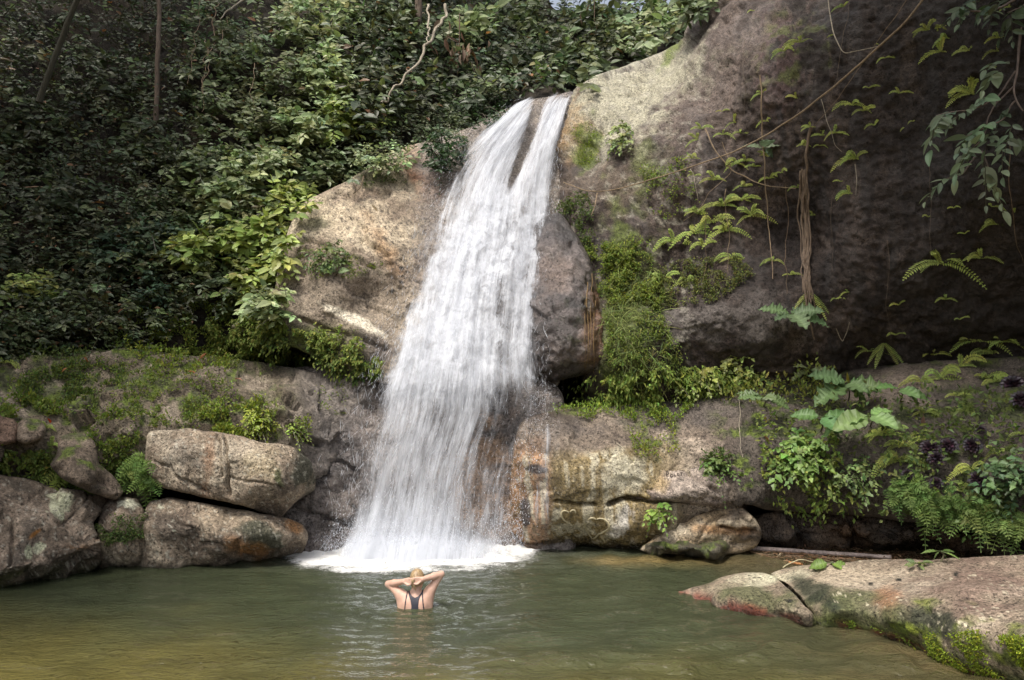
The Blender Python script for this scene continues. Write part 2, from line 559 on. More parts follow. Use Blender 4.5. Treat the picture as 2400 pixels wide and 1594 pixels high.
def col_bulge(s):
    c = tint(s, (0.085, 0.07, 0.066), (0.14, 0.115, 0.105), (0.035, 0.03, 0.03), 1, 17)
    c = mixc(c, (0.17, 0.085, 0.045), 0.75 * blob(s, 1395, 760, 32, 120, 5, 0.7))
    c = mixc(c, (0.15, 0.11, 0.09), 0.7 * blob(s, 1300, 640, 50, 60, 30, 0.7))
    c = mixc(c, MOSSD * .9, 0.6 * blob(s, 1350, 770, 40, 70, 0, 0.8) * sstep(0, .3, fbm(s.P, .2, 4, 1)))
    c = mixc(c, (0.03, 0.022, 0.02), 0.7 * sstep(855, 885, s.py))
    return c, np.full(len(c), 0.8)

def col_ledge_left(s):
    c = tint(s, (0.155, 0.125, 0.09), (0.23, 0.19, 0.145), (0.075, 0.06, 0.043), 1, 21)
    right = sstep(640, 760, s.px)
    c = mixc(c, (0.15, 0.13, 0.12), 0.7 * right)
    c2, m = mossy(s, c, 0.10, 0.35, 0.5, 3)
    k = (1 - sstep(600, 720, s.px)) * (1 - 0.85 * blob(s, 510, 915, 130, 38, 15, 0.5)) * (1 - 0.8 * blob(s, 650, 880, 80, 25, 8, .5))
    c = c * (1 - k)[:, None] + c2 * k[:, None]
    c = mixc(c, (0.02, 0.016, 0.014), 0.8 * blob(s, 170, 1125, 170, 30, 8, .5, .3))
    return c, 0.1 + 0.55 * right

def col_boulder(s):
    c = tint(s, (0.235, 0.185, 0.135), (0.34, 0.285, 0.215), (0.13, 0.10, 0.075), 1, 25)
    c = mixc(c, (0.20, 0.10, 0.05), 0.6 * blob(s, 487, 1085, 17, 70, 8, 0.7))
    c = mixc(c, (0.28, 0.25, 0.21), 0.5 * blob(s, 430, 1075, 40, 40, 0, 0.7))
    c = mixc(c, (0.36, 0.30, 0.19), 0.5 * blob(s, 620, 1085, 50, 50, 0, 0.7))
    c = mixc(c, (0.055, 0.058, 0.042), 0.85 * blob(s, 715, 1105, 34, 55, 0, 0.4))
    c = mixc(c, MOSSD, 0.8 * blob(s, 655, 1115, 12, 30, -20, 0.4))
    # lower long boulder
    c = mixc(c, (0.42, 0.34, 0.24), 0.5 * blob(s, 520, 1215, 70, 45, 10, 0.7))
    c = mixc(c, (0.10, 0.08, 0.062), 0.85 * blob(s, 400, 1235, 55, 32, 25, 0.4))
    c = mixc(c, (0.06, 0.062, 0.042), 0.9 * blob(s, 625, 1255, 60, 36, 30, 0.4))
    c = mixc(c, (0.34, 0.16, 0.05), 0.8 * blob(s, 590, 1285, 60, 20, 12, 0.7) + 0.7 * blob(s, 690, 1235, 30, 14, 40, .6))
    c = mixc(c, (0.045, 0.04, 0.03), 0.85 * sstep(-12, 18, s.py - (1322 - 0.05 * (s.px - 340)) + 14 * fbm(s.P, .3)))  # dark foot: wet waterline plus painted shade under the belly
    for x, y, rx, ry in ((375, 1188, 9, 7), (407, 1245, 4, 3), (300, 1185, 22, 13), (280, 1178, 8, 6)):
        c = mixc(c, (0.48, 0.47, 0.36), 0.9 * blob(s, x, y, rx, ry, 0, 0.4, 0.5, 0.08))
    sp = sstep(0.42, 0.5, fbm(s.P, 0.06, 2, 40))
    c = mixc(c, (0.42, 0.40, 0.33), 0.5 * sp)
    return c, np.full(len(c), 0.08)

def col_bigleft(s):
    c = tint(s, (0.15, 0.115, 0.085), (0.23, 0.18, 0.135), (0.075, 0.06, 0.045), 1, 29)
    c = mixc(c, (0.06, 0.05, 0.04), 0.75 * blob(s, 50, 1290, 30, 80, 25, 0.6))
    c = mixc(c, (0.36, 0.15, 0.03), 0.8 * blob(s, 88, 1248, 20, 6, -35, 0.6) + 0.6 * blob(s, 190, 1280, 45, 22, 0, .7))
    for x, y, rx, ry, r in ((138, 1178, 30, 20, 35), (78, 1285, 14, 14, 0), (102, 1278, 12, 9, 0), (92, 1128, 4, 3, 0), (113, 1192, 4, 3, 0)):
        c = mixc(c, (0.40, 0.41, 0.28), 0.9 * blob(s, x, y, rx, ry, r, 0.25, 0.5, 0.15))
    c = mixc(c, MOSSC * .6, 0.85 * sstep(-30, 20, s.py - (1372 - 0.17 * s.px) + 22 * fbm(s.P, .35)))
    c = mixc(c, (0.035, 0.03, 0.022), 0.6 * sstep(-40, 10, s.py - (1345 - 0.1 * s.px)) * (s.px > 60))  # lower flank darkened: undercut shade painted in along with the wet foot
    sp = sstep(0.42, 0.5, fbm(s.P, 0.06, 2, 41))
    c = mixc(c, (0.42, 0.40, 0.33), 0.5 * sp)
    return c, np.full(len(c), 0.1)

def col_red(s):
    c = tint(s, (0.19, 0.125, 0.09), (0.25, 0.18, 0.135), (0.09, 0.055, 0.042), 1, 33)
    return c, np.full(len(c), 0.1)

def col_brown(s):
    c = tint(s, (0.15, 0.115, 0.085), (0.21, 0.165, 0.125), (0.075, 0.06, 0.045), 1, 35)
    c, m = mossy(s, c, -0.15, 0.3, 0.6, 9)
    return c, np.full(len(c), 0.1)

def col_ledge_right(s):
    c = tint(s, (0.17, 0.135, 0.105), (0.25, 0.205, 0.16), (0.08, 0.062, 0.05), 1, 41)
    # wet sheet beside the fall: ochre, olive and near-white mineral streaks running down
    w = (1 - sstep(1520, 1640, s.px)) * sstep(1030, 1080, s.py + 20 * fbm(s.P, .4))
    c = mixc(c, (0.20, 0.145, 0.052), 0.85 * w * sstep(1260, 1310, s.px))
    c = mixc(c, (0.31, 0.175, 0.09), 0.85 * sstep(1010, 1080, s.py) * (1 - sstep(1270, 1305, s.px)))
    dr = fbm(s.P * np.array([1, 1, 0.07]), 0.13, 4, 11) + .6 * fbm(s.P * np.array([1, 1, 0.1]), 0.5, 2, 12)
    c = mixc(c, (0.46, 0.42, 0.31), 0.75 * w * sstep(0.15, 0.5, dr))
    c = mixc(c, (0.10, 0.072, 0.028), 0.75 * w * sstep(0.1, 0.5, -dr))
    c = mixc(c, (0.40, 0.38, 0.36), 0.7 * blob(s, 1470, 1235, 45, 70, 5, .6) * sstep(-.1, .3, dr))
    c = mixc(c, (0.52, 0.48, 0.36), 0.8 * blob(s, 1470, 1110, 45, 55, 15, 0.7))
    c = mixc(c, (0.03, 0.027, 0.03), 0.9 * np.maximum(blob(s, 1225, 1210, 15, 44, 0, .3, .3), blob(s, 1252, 1102, 26, 11, 0, .4)))
    c = mixc(c, (0.10, 0.085, 0.075), 0.8 * blob(s, 1640, 960, 260, 40, -6, 0.6) + 0.5 * blob(s, 1330, 1000, 90, 25, 0, .6))
    right = sstep(1680, 1760, s.px)
    c = mixc(c, (0.085, 0.072, 0.06), 0.8 * right)
    c2, m = mossy(s, c, -0.05, 0.3, 0.5, 6)
    k = sstep(1640, 1740, s.px) * (1 - .8 * blob(s, 2130, 900, 160, 50, -8, .5)) + 0.7 * blob(s, 1530, 1010, 70, 70, 0, .7)
    k = np.clip(k + 0.8 * blob(s, 1400, 962, 130, 14, 0, .5), 0, 1)
    c = c * (1 - k)[:, None] + c2 * k[:, None]
    c = mixc(c, (0.19, 0.15, 0.12), 0.7 * blob(s, 2130, 900, 160, 50, -8, .5))
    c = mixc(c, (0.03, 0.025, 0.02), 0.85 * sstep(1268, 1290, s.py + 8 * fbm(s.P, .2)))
    return c, np.clip(0.15 + 0.75 * w + 0.7 * (s.px < 1310) * (s.py > 980), 0, 1)

def col_alcove(s):
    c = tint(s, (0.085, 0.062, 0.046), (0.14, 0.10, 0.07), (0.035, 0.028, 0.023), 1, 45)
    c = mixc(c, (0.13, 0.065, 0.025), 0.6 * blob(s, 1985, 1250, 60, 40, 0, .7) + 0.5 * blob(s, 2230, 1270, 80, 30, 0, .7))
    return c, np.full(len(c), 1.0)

def col_pink(s):
    c = tint(s, (0.21, 0.165, 0.14), (0.29, 0.24, 0.20), (0.12, 0.09, 0.075), 1, 49)
    c = mixc(c, (0.30, 0.22, 0.11), 0.8 * blob(s, 1530, 1120, 35, 40, 20, .6))
    return c, np.full(len(c), 0.35)

def col_orange(s):
    c = tint(s, (0.25, 0.185, 0.11), (0.34, 0.28, 0.20), (0.12, 0.08, 0.05), 1, 53)
    c = mixc(c, (0.055, 0.04, 0.03), 0.85 * blob(s, 1730, 1205, 40, 22, 10, .5) + 0.8 * blob(s, 1770, 1255, 35, 20, 0, .5))
    c = mixc(c, (0.28, 0.14, 0.05), 0.7 * blob(s, 1700, 1245, 70, 13, 5, .6))
    c = mixc(c, (0.42, 0.36, 0.27), 0.7 * blob(s, 1600, 1245, 40, 14, -25, .6))
    return c, np.full(len(c), 0.55)

def col_lowmoss(s):
    c = tint(s, (0.07, 0.06, 0.04), (0.12, 0.10, 0.06), (0.03, 0.027, 0.02), 1, 57)
    c, m = mossy(s, c, 0.05, 0.2, 0.3, 2)
    return c, np.full(len(c), 0.4)

def col_front(s):
    c = tint(s, (0.25, 0.20, 0.145), (0.32, 0.265, 0.20), (0.17, 0.13, 0.095), 1, 61)
    c = mixc(c, (0.175, 0.115, 0.092), 0.7 * blob(s, 2290, 1375, 190, 70, -8, 0.8))
    c = mixc(c, (0.46, 0.43, 0.31), 0.85 * blob(s, 1770, 1362, 62, 22, -10, .6) + 0.6 * blob(s, 1850, 1345, 50, 14, -10, .6))
    c = mixc(c, (0.40, 0.33, 0.24), 0.6 * blob(s, 1990, 1345, 120, 25, -5, .7))
    c = mixc(c, (0.33, 0.17, 0.09), 0.75 * blob(s, 2078, 1405, 34, 40, 10, .8))
    c = mixc(c, MOSSD * 1.25, 0.8 * blob(s, 2000, 1430, 160, 50, 18, .7) + 0.7 * blob(s, 1760, 1405, 100, 32, 15, .7))
    c = mixc(c, (0.028, 0.034, 0.02), 0.85 * blob(s, 1905, 1388, 62, 34, 35, .5) + 0.9 * blob(s, 2185, 1462, 75, 27, 12, .5))
    lim = np.interp(s.px, [1560, 1600, 1700, 1919, 2041, 2143, 2278, 2346, 2420, 2500], [1385, 1396, 1428, 1462, 1483, 1513, 1568, 1591, 1610, 1630])
    up = lim - s.py + 8 * fbm(s.P, .25, 4)
    big = blob(s, 2360, 1510, 180, 60, 18, .6) + blob(s, 2160, 1500, 120, 22, 22, .7)
    gm = np.clip(big, 0, 1) * sstep(-.25, .2, fbm(s.P, .22, 4, 3))
    c = mixc(c, MOSSC * 0.95, 0.95 * gm)
    c = mixc(c, np.array([.16, .19, .02]), 0.8 * gm * sstep(.1, .4, fbm(s.P, .16, 4, 5)))
    c = mixc(c, MOSSC * .8, 0.8 * (1 - sstep(8, 36, up)) * (s.px > 1905))
    red = (1 - sstep(4, np.where(s.px < 1800, 34, 17), up)) * np.where(s.px < 1800, 1.0, 0.85) * sstep(-.35, .1, fbm(s.P, .3, 3, 8))
    c = mixc(c, np.array([.15, .035, .022]), 0.9 * red)
    sp = sstep(0.40, 0.48, fbm(s.P, 0.05, 2, 42)) * sstep(0, .3, fbm(s.P, .6, 2, 3))
    c = mixc(c, (0.50, 0.45, 0.33), 0.7 * sp * (up > 60))
    for x, y in ((2106, 1357), (2040, 1362), (2240, 1342), (1850, 1408)):
        c = mixc(c, (0.015, 0.015, 0.012), blob(s, x, y, 8, 5, 0, .4, .3, .05))
    return c, np.clip(0.1 + 0.8 * (1 - sstep(0, 12, up)), 0, 1)

def col_hill(s):
    c = tint(s, (0.024, 0.019, 0.013), (0.042, 0.032, 0.021), (0.012, 0.010, 0.008), 1, 65)
    return c, np.zeros(len(c))
# ------------------------------------------------------------------ the setting: hillside, pool bed, water
rock("hillside", None, None, [(-700, -500), (1180, -500), (1290, 10), (1420, 24), (1590, 14), (1700, -500), (3100, -500), (3100, 1500), (-700, 1500)],
     [(-600, 900, 9.5), (-600, 300, 13), (-600, -400, 17), (0, 1000, 13.2), (0, 830, 13.0), (0, 600, 14.0), (0, 300, 15.6), (0, 0, 17.6), (0, -400, 21), (300, 800, 14), (300, 500, 15.2), (300, 0, 18.6),
      (600, 700, 15), (600, 400, 16.2), (600, 0, 19), (560, 560, 15.4), (800, 420, 17), (800, 200, 18), (800, 0, 20), (1000, 340, 18), (1000, 200, 20.5), (1000, 0, 23),
      (1300, 235, 20), (1300, 100, 24), (1300, 0, 26), (1300, -400, 32), (1600, 100, 25), (1600, 0, 28), (1900, 300, 20), (2200, 300, 17), (2400, 600, 15), (3000, 600, 12), (3000, -300, 16),
      (1200, 1200, 15), (600, 1200, 14), (2000, 1200, 14.5), (2600, 1300, 12)],
     T=0, s=12, noise=((3.0, 0.4), (1.0, 0.15), (0.4, 0.05)), colf=col_hill, solid=False, kind="structure", jit=0)

def bed():
    xs, ys = np.linspace(-60, 60, 121), np.linspace(-60, 16, 77)
    X, Y = np.meshgrid(xs, ys)
    Z = -1.25 + 0.1 * fbm(np.stack([X, Y, X * 0], -1), 3.0, 3)
    V = np.stack([X, Y, Z], -1)
    idx = np.arange(X.size).reshape(X.shape)
    Q = np.stack([idx[:-1, :-1], idx[:-1, 1:], idx[1:, 1:], idx[1:, :-1]], -1).reshape(-1, 4)
    c = np.broadcast_to([0.20, 0.15, 0.07], (X.size, 3))
    tag(mesh_obj("pool_bed", V.reshape(-1, 3), Q, ROCK, col=c, wet=np.zeros(X.size)), kind="structure")
bed()

def water_material():
    m, nt, b, out = new_mat("water")
    L = nt.links.new
    col = nd(nt, "ShaderNodeAttribute", attribute_name="Col").outputs["Color"]
    clear = nd(nt, "ShaderNodeAttribute", attribute_name="clear").outputs["Fac"]
    geo = nd(nt, "ShaderNodeNewGeometry").outputs["Position"]
    mp = nd(nt, "ShaderNodeMapping"); mp.inputs["Scale"].default_value = (1, 1.6, 1); mp.inputs["Rotation"].default_value = (0, 0, 0.2)
    L(geo, mp.inputs["Vector"])
    n1 = noise_n(nt, mp.outputs[0], 9.0, 3, 0.5, 0.6)
    n2 = noise_n(nt, mp.outputs[0], 26.0, 2, 0.5, 0.5)
    h = math_n(nt, 'ADD', math_n(nt, 'MULTIPLY', n1, 0.060), math_n(nt, 'MULTIPLY', n2, 0.016))
    bp = nd(nt, "ShaderNodeBump"); bp.inputs["Strength"].default_value = 0.7; bp.inputs["Distance"].default_value = 1.0
    L(h, bp.inputs["Height"])
    dif = nd(nt, "ShaderNodeBsdfDiffuse"); L(col, dif.inputs["Color"]); L(bp.outputs[0], dif.inputs["Normal"])
    tr = nd(nt, "ShaderNodeBsdfTransparent"); tr.inputs["Color"].default_value = (0.75, 0.72, 0.5, 1)
    m1 = nd(nt, "ShaderNodeMixShader"); L(clear, m1.inputs[0]); L(dif.outputs[0], m1.inputs[1]); L(tr.outputs[0], m1.inputs[2])
    gl = nd(nt, "ShaderNodeBsdfGlossy"); gl.inputs["Roughness"].default_value = 0.04; L(bp.outputs[0], gl.inputs["Normal"])
    fr = nd(nt, "ShaderNodeFresnel"); fr.inputs["IOR"].default_value = 1.33; L(bp.outputs[0], fr.inputs["Normal"])
    m2 = nd(nt, "ShaderNodeMixShader"); L(fr.outputs[0], m2.inputs[0]); L(m1.outputs[0], m2.inputs[1]); L(gl.outputs[0], m2.inputs[2])
    L(m2.outputs[0], out.inputs["Surface"])
    return m

FALLX, FALLY = onwater(1000, 1290)[:2]
PERSON = onwater(973, 1424)[:2]

def wave(X, Y):
    dx, dy = X - FALLX, Y - (FALLY + 2.0)
    r, th = np.hypot(dx, dy), np.arctan2(dx, -dy)
    z0 = np.zeros_like(X)
    q = np.stack([r / 0.34 + 0.9 * fbm(np.stack([X, Y, z0], -1), 0.9, 3, 2), th * r / 0.95, z0 + 3.3], -1)
    q2 = np.stack([r / 0.16, th * r / 0.36, z0 + 8.1], -1)
    amp = 0.6 + 0.9 * np.exp(-((r - 3.0) / 2.2) ** 2) + 0.45 * sstep(-0.5, 2.5, X) + 0.3 * fbm(np.stack([X, Y, z0 + 4], -1), 1.5, 2)
    amp = amp + 0.7 * sstep(9.0, 7.0, Y) * sstep(-2.5, 0.5, X)
    amp = amp * (0.75 + 0.25 * sstep(-4.5, -1.0, X))
    h = 0.036 * amp * pnoise(q) + 0.011 * amp * pnoise(q2) + 0.014 * fbm(np.stack([X, Y, z0], -1), 1.4, 2, 5)
    rp = np.hypot(X - PERSON[0], Y - PERSON[1])
    h = h + 0.010 * np.sin(rp * 26) * np.exp(-((rp - .35) / .45) ** 2)
    boil = np.exp(-((X - FALLX - 0.1) / 2.0) ** 2 - ((Y - FALLY - 0.2) / 0.7) ** 2)
    return h + 0.03 * boil * fbm(np.stack([X, Y, z0 + 1], -1), 0.18, 3, 7)

def build_water():
    px = np.arange(-500, 2901, 3.0)
    py = np.concatenate([np.arange(1266, 1660, 2.2), np.geomspace(1662, 6000, 30)])
    PX, PY = np.meshgrid(px, py)
    P = onwater(PX, PY)
    X, Y = P[..., 0], P[..., 1]
    Z = wave(X, Y)
    V = np.stack([X, Y, Z], -1)
    idx = np.arange(X.size).reshape(X.shape)
    Q = np.stack([idx[:-1, :-1], idx[1:, :-1], idx[1:, 1:], idx[:-1, 1:]], -1).reshape(-1, 4)
    z0 = X * 0
    n = fbm(np.stack([X, Y * .7, z0], -1), 1.6, 4, 1)
    n2 = fbm(np.stack([X * .7, Y * 1.5, z0], -1), .5, 3, 4)
    c = np.broadcast_to([0.046, 0.055, 0.029], V.shape).copy()                 # deep, green
    olive = sstep(8.2, 4.6, Y + 0.25 * X + 0.8 * n)                             # silt stirred up in the shallower front
    c = mixc(c, [0.13, 0.108, 0.030], olive)
    brown = sstep(1.3, 4.2, X + 0.5 * n) * sstep(9.5, 6.5, Y + n)
    c = mixc(c, [0.105, 0.082, 0.04], brown * (0.6 + 0.4 * sstep(-.3, .3, n2)))
    shore = np.exp(-((Y - 11.9 - 0.25 * n) / 0.35) ** 2) * sstep(0.6, 1.6, X) * sstep(4.6, 3.0, X)
    c = mixc(c, [0.20, 0.145, 0.055], 0.8 * shore)
    right = sstep(2.5, 3.5, X) * sstep(9.3, 10.5, Y)
    c = mixc(c, [0.10, 0.082, 0.045], 0.7 * right)
    aer = np.exp(-((X - FALLX) / 2.4) ** 2 - ((Y - FALLY + 0.5) / 1.1) ** 2) * sstep(-.35, .45, n2 + .3)  # air carried down by the fall
    c = mixc(c, [0.17, 0.17, 0.15], 0.55 * aer)
    c = c * (1 + 0.25 * n2)[..., None]
    o = mesh_obj("water", V.reshape(-1, 3), Q, water_material(), col=np.clip(c, .01, .8).reshape(-1, 3), flt=dict(clear=np.full(X.size, 0.12)))
    tag(o, kind="structure")
build_water()

# ------------------------------------------------------------------ the rocks
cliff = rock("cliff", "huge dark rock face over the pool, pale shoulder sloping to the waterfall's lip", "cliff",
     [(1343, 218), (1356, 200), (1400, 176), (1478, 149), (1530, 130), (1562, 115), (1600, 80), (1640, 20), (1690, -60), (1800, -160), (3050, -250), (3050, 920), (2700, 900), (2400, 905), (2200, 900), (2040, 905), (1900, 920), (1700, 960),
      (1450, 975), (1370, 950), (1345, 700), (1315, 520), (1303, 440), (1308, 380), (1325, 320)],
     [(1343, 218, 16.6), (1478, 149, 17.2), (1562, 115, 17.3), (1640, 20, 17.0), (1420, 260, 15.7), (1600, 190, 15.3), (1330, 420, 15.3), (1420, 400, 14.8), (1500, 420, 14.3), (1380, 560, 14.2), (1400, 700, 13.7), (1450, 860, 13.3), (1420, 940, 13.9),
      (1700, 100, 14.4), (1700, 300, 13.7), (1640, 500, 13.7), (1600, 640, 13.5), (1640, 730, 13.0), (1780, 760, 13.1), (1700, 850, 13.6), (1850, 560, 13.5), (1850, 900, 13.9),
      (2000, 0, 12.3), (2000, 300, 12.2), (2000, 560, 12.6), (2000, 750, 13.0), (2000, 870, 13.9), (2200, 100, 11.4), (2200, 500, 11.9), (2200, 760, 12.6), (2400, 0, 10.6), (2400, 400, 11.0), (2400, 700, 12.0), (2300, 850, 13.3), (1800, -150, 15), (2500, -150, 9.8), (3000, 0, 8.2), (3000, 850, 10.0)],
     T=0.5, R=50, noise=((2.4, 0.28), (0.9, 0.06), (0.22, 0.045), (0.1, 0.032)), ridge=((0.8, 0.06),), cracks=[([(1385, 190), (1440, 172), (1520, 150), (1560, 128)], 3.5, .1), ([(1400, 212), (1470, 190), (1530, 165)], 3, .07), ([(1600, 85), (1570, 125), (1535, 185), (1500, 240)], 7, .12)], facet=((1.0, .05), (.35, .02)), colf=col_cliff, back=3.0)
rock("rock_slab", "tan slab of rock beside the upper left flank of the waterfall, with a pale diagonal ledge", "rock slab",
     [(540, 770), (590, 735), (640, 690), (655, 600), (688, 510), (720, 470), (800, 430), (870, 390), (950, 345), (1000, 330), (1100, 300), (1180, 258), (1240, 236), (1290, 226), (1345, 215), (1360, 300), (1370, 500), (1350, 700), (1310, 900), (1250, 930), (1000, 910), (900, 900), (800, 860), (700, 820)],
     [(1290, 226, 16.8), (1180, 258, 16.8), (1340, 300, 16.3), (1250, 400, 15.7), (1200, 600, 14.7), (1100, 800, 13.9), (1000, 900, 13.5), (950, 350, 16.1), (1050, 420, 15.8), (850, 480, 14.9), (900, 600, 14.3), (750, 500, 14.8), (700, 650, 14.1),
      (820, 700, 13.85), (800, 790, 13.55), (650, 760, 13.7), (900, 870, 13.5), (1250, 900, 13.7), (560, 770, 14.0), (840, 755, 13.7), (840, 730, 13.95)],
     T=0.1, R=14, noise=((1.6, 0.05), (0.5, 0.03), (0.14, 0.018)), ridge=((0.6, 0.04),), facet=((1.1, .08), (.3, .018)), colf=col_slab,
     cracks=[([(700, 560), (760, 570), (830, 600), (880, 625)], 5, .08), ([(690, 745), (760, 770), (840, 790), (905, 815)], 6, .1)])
rock("wet_rock_wall", "dark wet rock wall behind the lower half of the waterfall", "rock wall",
     [(600, 880), (760, 855), (900, 870), (1000, 880), (1250, 880), (1320, 930), (1330, 1340), (630, 1345), (640, 1200), (620, 1000)],
     [(760, 860, 13.7), (640, 900, 13.7), (800, 1000, 13.1), (740, 1130, 12.9), (760, 1280, 12.75), (1000, 890, 13.6), (1000, 1280, 12.9), (1250, 1280, 12.95), (1250, 960, 13.3), (660, 1280, 12.8)],
     T=0.25, R=40, colf=col_fallbase, ridge=((0.6, 0.12),), cracks=[([(690, 1195), (760, 1215), (830, 1235)], 5, .12), ([(760, 1060), (830, 1100)], 5, .1)])
rock("wet_boulder", "rounded wet dark boulder bulging out beside the right flank of the waterfall", "boulder",
     [(1235, 560), (1270, 510), (1312, 500), (1343, 540), (1377, 593), (1397, 661), (1421, 722), (1438, 803), (1441, 847), (1421, 864), (1377, 876), (1309, 893), (1255, 895), (1215, 870), (1210, 700)],
     [(1310, 510, 14.1), (1340, 600, 13.5), (1300, 700, 13.1), (1400, 720, 13.4), (1330, 800, 12.85), (1430, 830, 13.3), (1310, 880, 13.1), (1230, 860, 13.4), (1225, 600, 14.0)],
     T=0.5, R=55, colf=col_bulge, noise=((1.2, 0.1), (0.35, 0.05), (0.12, 0.02)))
ledge_l = rock("rock_ledge", "broad mossy brown rock ledge sloping down towards the boulders on the left bank", "rock ledge",
     [(-480, 860), (-120, 835), (0, 822), (100, 828), (300, 818), (420, 830), (520, 838), (620, 850), (700, 866), (770, 880), (850, 895), (885, 915), (860, 980), (800, 1060), (760, 1110), (700, 1130), (640, 1120), (400, 1120), (340, 1180), (280, 1215), (200, 1190), (0, 1150), (-120, 1150), (-480, 1230)],
     [(0, 830, 12.7), (-100, 960, 10.6), (-460, 880, 11.0), (-460, 1000, 9.2), (-460, 1190, 8.9), (0, 960, 11.2), (0, 1050, 10.95), (0, 1130, 11.2), (300, 825, 13.5), (300, 920, 12.3), (300, 1010, 11.7), (280, 1150, 11.9), (520, 845, 13.6), (500, 930, 12.5), (480, 1000, 11.95), (620, 870, 13.5), (620, 960, 12.4), (640, 1060, 12.3), (720, 900, 13.3), (740, 1000, 12.9), (780, 1060, 13.0), (860, 920, 13.5), (170, 1120, 11.6)],
     T=0.25, R=25, s=3.4, colf=col_ledge_left, facet=((1.0, .16), (.35, .05)), noise=((1.6, 0.14), (0.5, 0.04), (0.15, 0.02)), ridge=((0.5, 0.06),),
     cracks=[([(620, 930), (640, 980), (690, 1020), (745, 1045)], 6, .2), ([(380, 890), (470, 915), (560, 950)], 5, .1), ([(560, 880), (680, 900), (690, 875)], 4, .08)])
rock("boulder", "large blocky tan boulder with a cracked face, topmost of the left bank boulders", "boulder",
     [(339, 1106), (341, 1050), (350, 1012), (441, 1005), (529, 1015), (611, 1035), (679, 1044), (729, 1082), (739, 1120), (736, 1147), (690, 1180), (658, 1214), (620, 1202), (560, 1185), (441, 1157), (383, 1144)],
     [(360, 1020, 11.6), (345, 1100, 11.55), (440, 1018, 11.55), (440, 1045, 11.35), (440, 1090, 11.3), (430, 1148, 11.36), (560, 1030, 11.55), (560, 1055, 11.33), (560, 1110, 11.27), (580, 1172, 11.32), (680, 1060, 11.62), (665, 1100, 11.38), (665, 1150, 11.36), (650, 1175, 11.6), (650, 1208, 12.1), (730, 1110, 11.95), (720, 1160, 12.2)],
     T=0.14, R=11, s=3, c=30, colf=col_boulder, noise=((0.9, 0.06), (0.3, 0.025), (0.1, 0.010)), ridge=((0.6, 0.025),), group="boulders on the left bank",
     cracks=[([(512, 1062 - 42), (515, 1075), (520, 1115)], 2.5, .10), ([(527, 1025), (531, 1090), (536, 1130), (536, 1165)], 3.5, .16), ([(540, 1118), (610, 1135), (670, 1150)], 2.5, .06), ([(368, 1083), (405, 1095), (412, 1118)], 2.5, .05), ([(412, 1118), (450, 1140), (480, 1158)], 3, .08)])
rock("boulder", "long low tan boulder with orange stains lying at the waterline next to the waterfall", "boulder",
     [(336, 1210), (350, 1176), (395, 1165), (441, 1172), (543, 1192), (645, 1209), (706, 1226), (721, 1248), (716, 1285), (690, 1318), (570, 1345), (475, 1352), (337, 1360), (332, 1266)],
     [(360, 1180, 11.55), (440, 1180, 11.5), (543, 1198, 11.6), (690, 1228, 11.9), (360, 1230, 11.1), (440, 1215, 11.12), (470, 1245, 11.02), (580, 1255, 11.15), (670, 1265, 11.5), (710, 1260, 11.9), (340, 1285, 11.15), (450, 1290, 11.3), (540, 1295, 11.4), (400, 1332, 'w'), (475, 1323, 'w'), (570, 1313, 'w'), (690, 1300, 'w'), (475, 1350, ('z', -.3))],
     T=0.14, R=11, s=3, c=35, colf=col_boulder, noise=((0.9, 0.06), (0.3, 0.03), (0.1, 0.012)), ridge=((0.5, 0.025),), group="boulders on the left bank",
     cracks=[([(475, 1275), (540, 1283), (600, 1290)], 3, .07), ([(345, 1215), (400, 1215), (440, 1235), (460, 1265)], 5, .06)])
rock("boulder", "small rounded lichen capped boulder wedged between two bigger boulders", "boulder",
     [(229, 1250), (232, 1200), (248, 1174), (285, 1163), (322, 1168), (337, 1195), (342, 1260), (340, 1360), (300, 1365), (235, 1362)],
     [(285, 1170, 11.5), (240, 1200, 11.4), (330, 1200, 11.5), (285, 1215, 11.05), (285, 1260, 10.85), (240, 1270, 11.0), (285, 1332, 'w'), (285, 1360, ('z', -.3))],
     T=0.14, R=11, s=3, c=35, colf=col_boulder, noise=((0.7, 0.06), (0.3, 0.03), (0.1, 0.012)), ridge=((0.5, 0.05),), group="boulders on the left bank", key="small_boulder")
rock("boulder", "biggest brown boulder on the left bank, spotted with round pale lichens", "boulder",
     [(-420, 1130), (-130, 1098), (-60, 1105), (0, 1113), (68, 1123), (112, 1137), (190, 1157), (249, 1164), (240, 1198), (219, 1225), (234, 1266), (238, 1306), (236, 1360), (102, 1392), (0, 1412), (-130, 1436), (-420, 1520)],
     [(-380, 1150, 9.4), (-380, 1300, 8.5), (-380, 1485, 'w'), (-100, 1110, 10.3), (0, 1118, 10.75), (110, 1140, 11.1), (230, 1170, 11.5), (0, 1200, 10.0), (120, 1210, 10.35), (210, 1240, 10.8), (-100, 1250, 9.6), (0, 1290, 9.75), (120, 1290, 10.2), (220, 1300, 10.7), (0, 1378, 'w'), (102, 1361, 'w'), (204, 1337, 'w'), (-110, 1398, 'w'), (0, 1408, ('z', -.3)), (102, 1388, ('z', -.3)), (236, 1356, ('z', -.3))],
     T=0.14, R=12, s=3, facet=((.9, .10), (.3, .02)), colf=col_bigleft, noise=((1.1, 0.09), (0.4, 0.04), (0.12, 0.014)), ridge=((0.6, 0.08),), group="boulders on the left bank",
     cracks=[([(60, 1175), (90, 1155), (110, 1142)], 3, .05), ([(145, 1225), (185, 1190), (205, 1165)], 3, .06), ([(-20, 1178), (35, 1190), (30, 1240), (22, 1330)], 4, .1), ([(160, 1228), (200, 1248), (232, 1262)], 3, .05)])
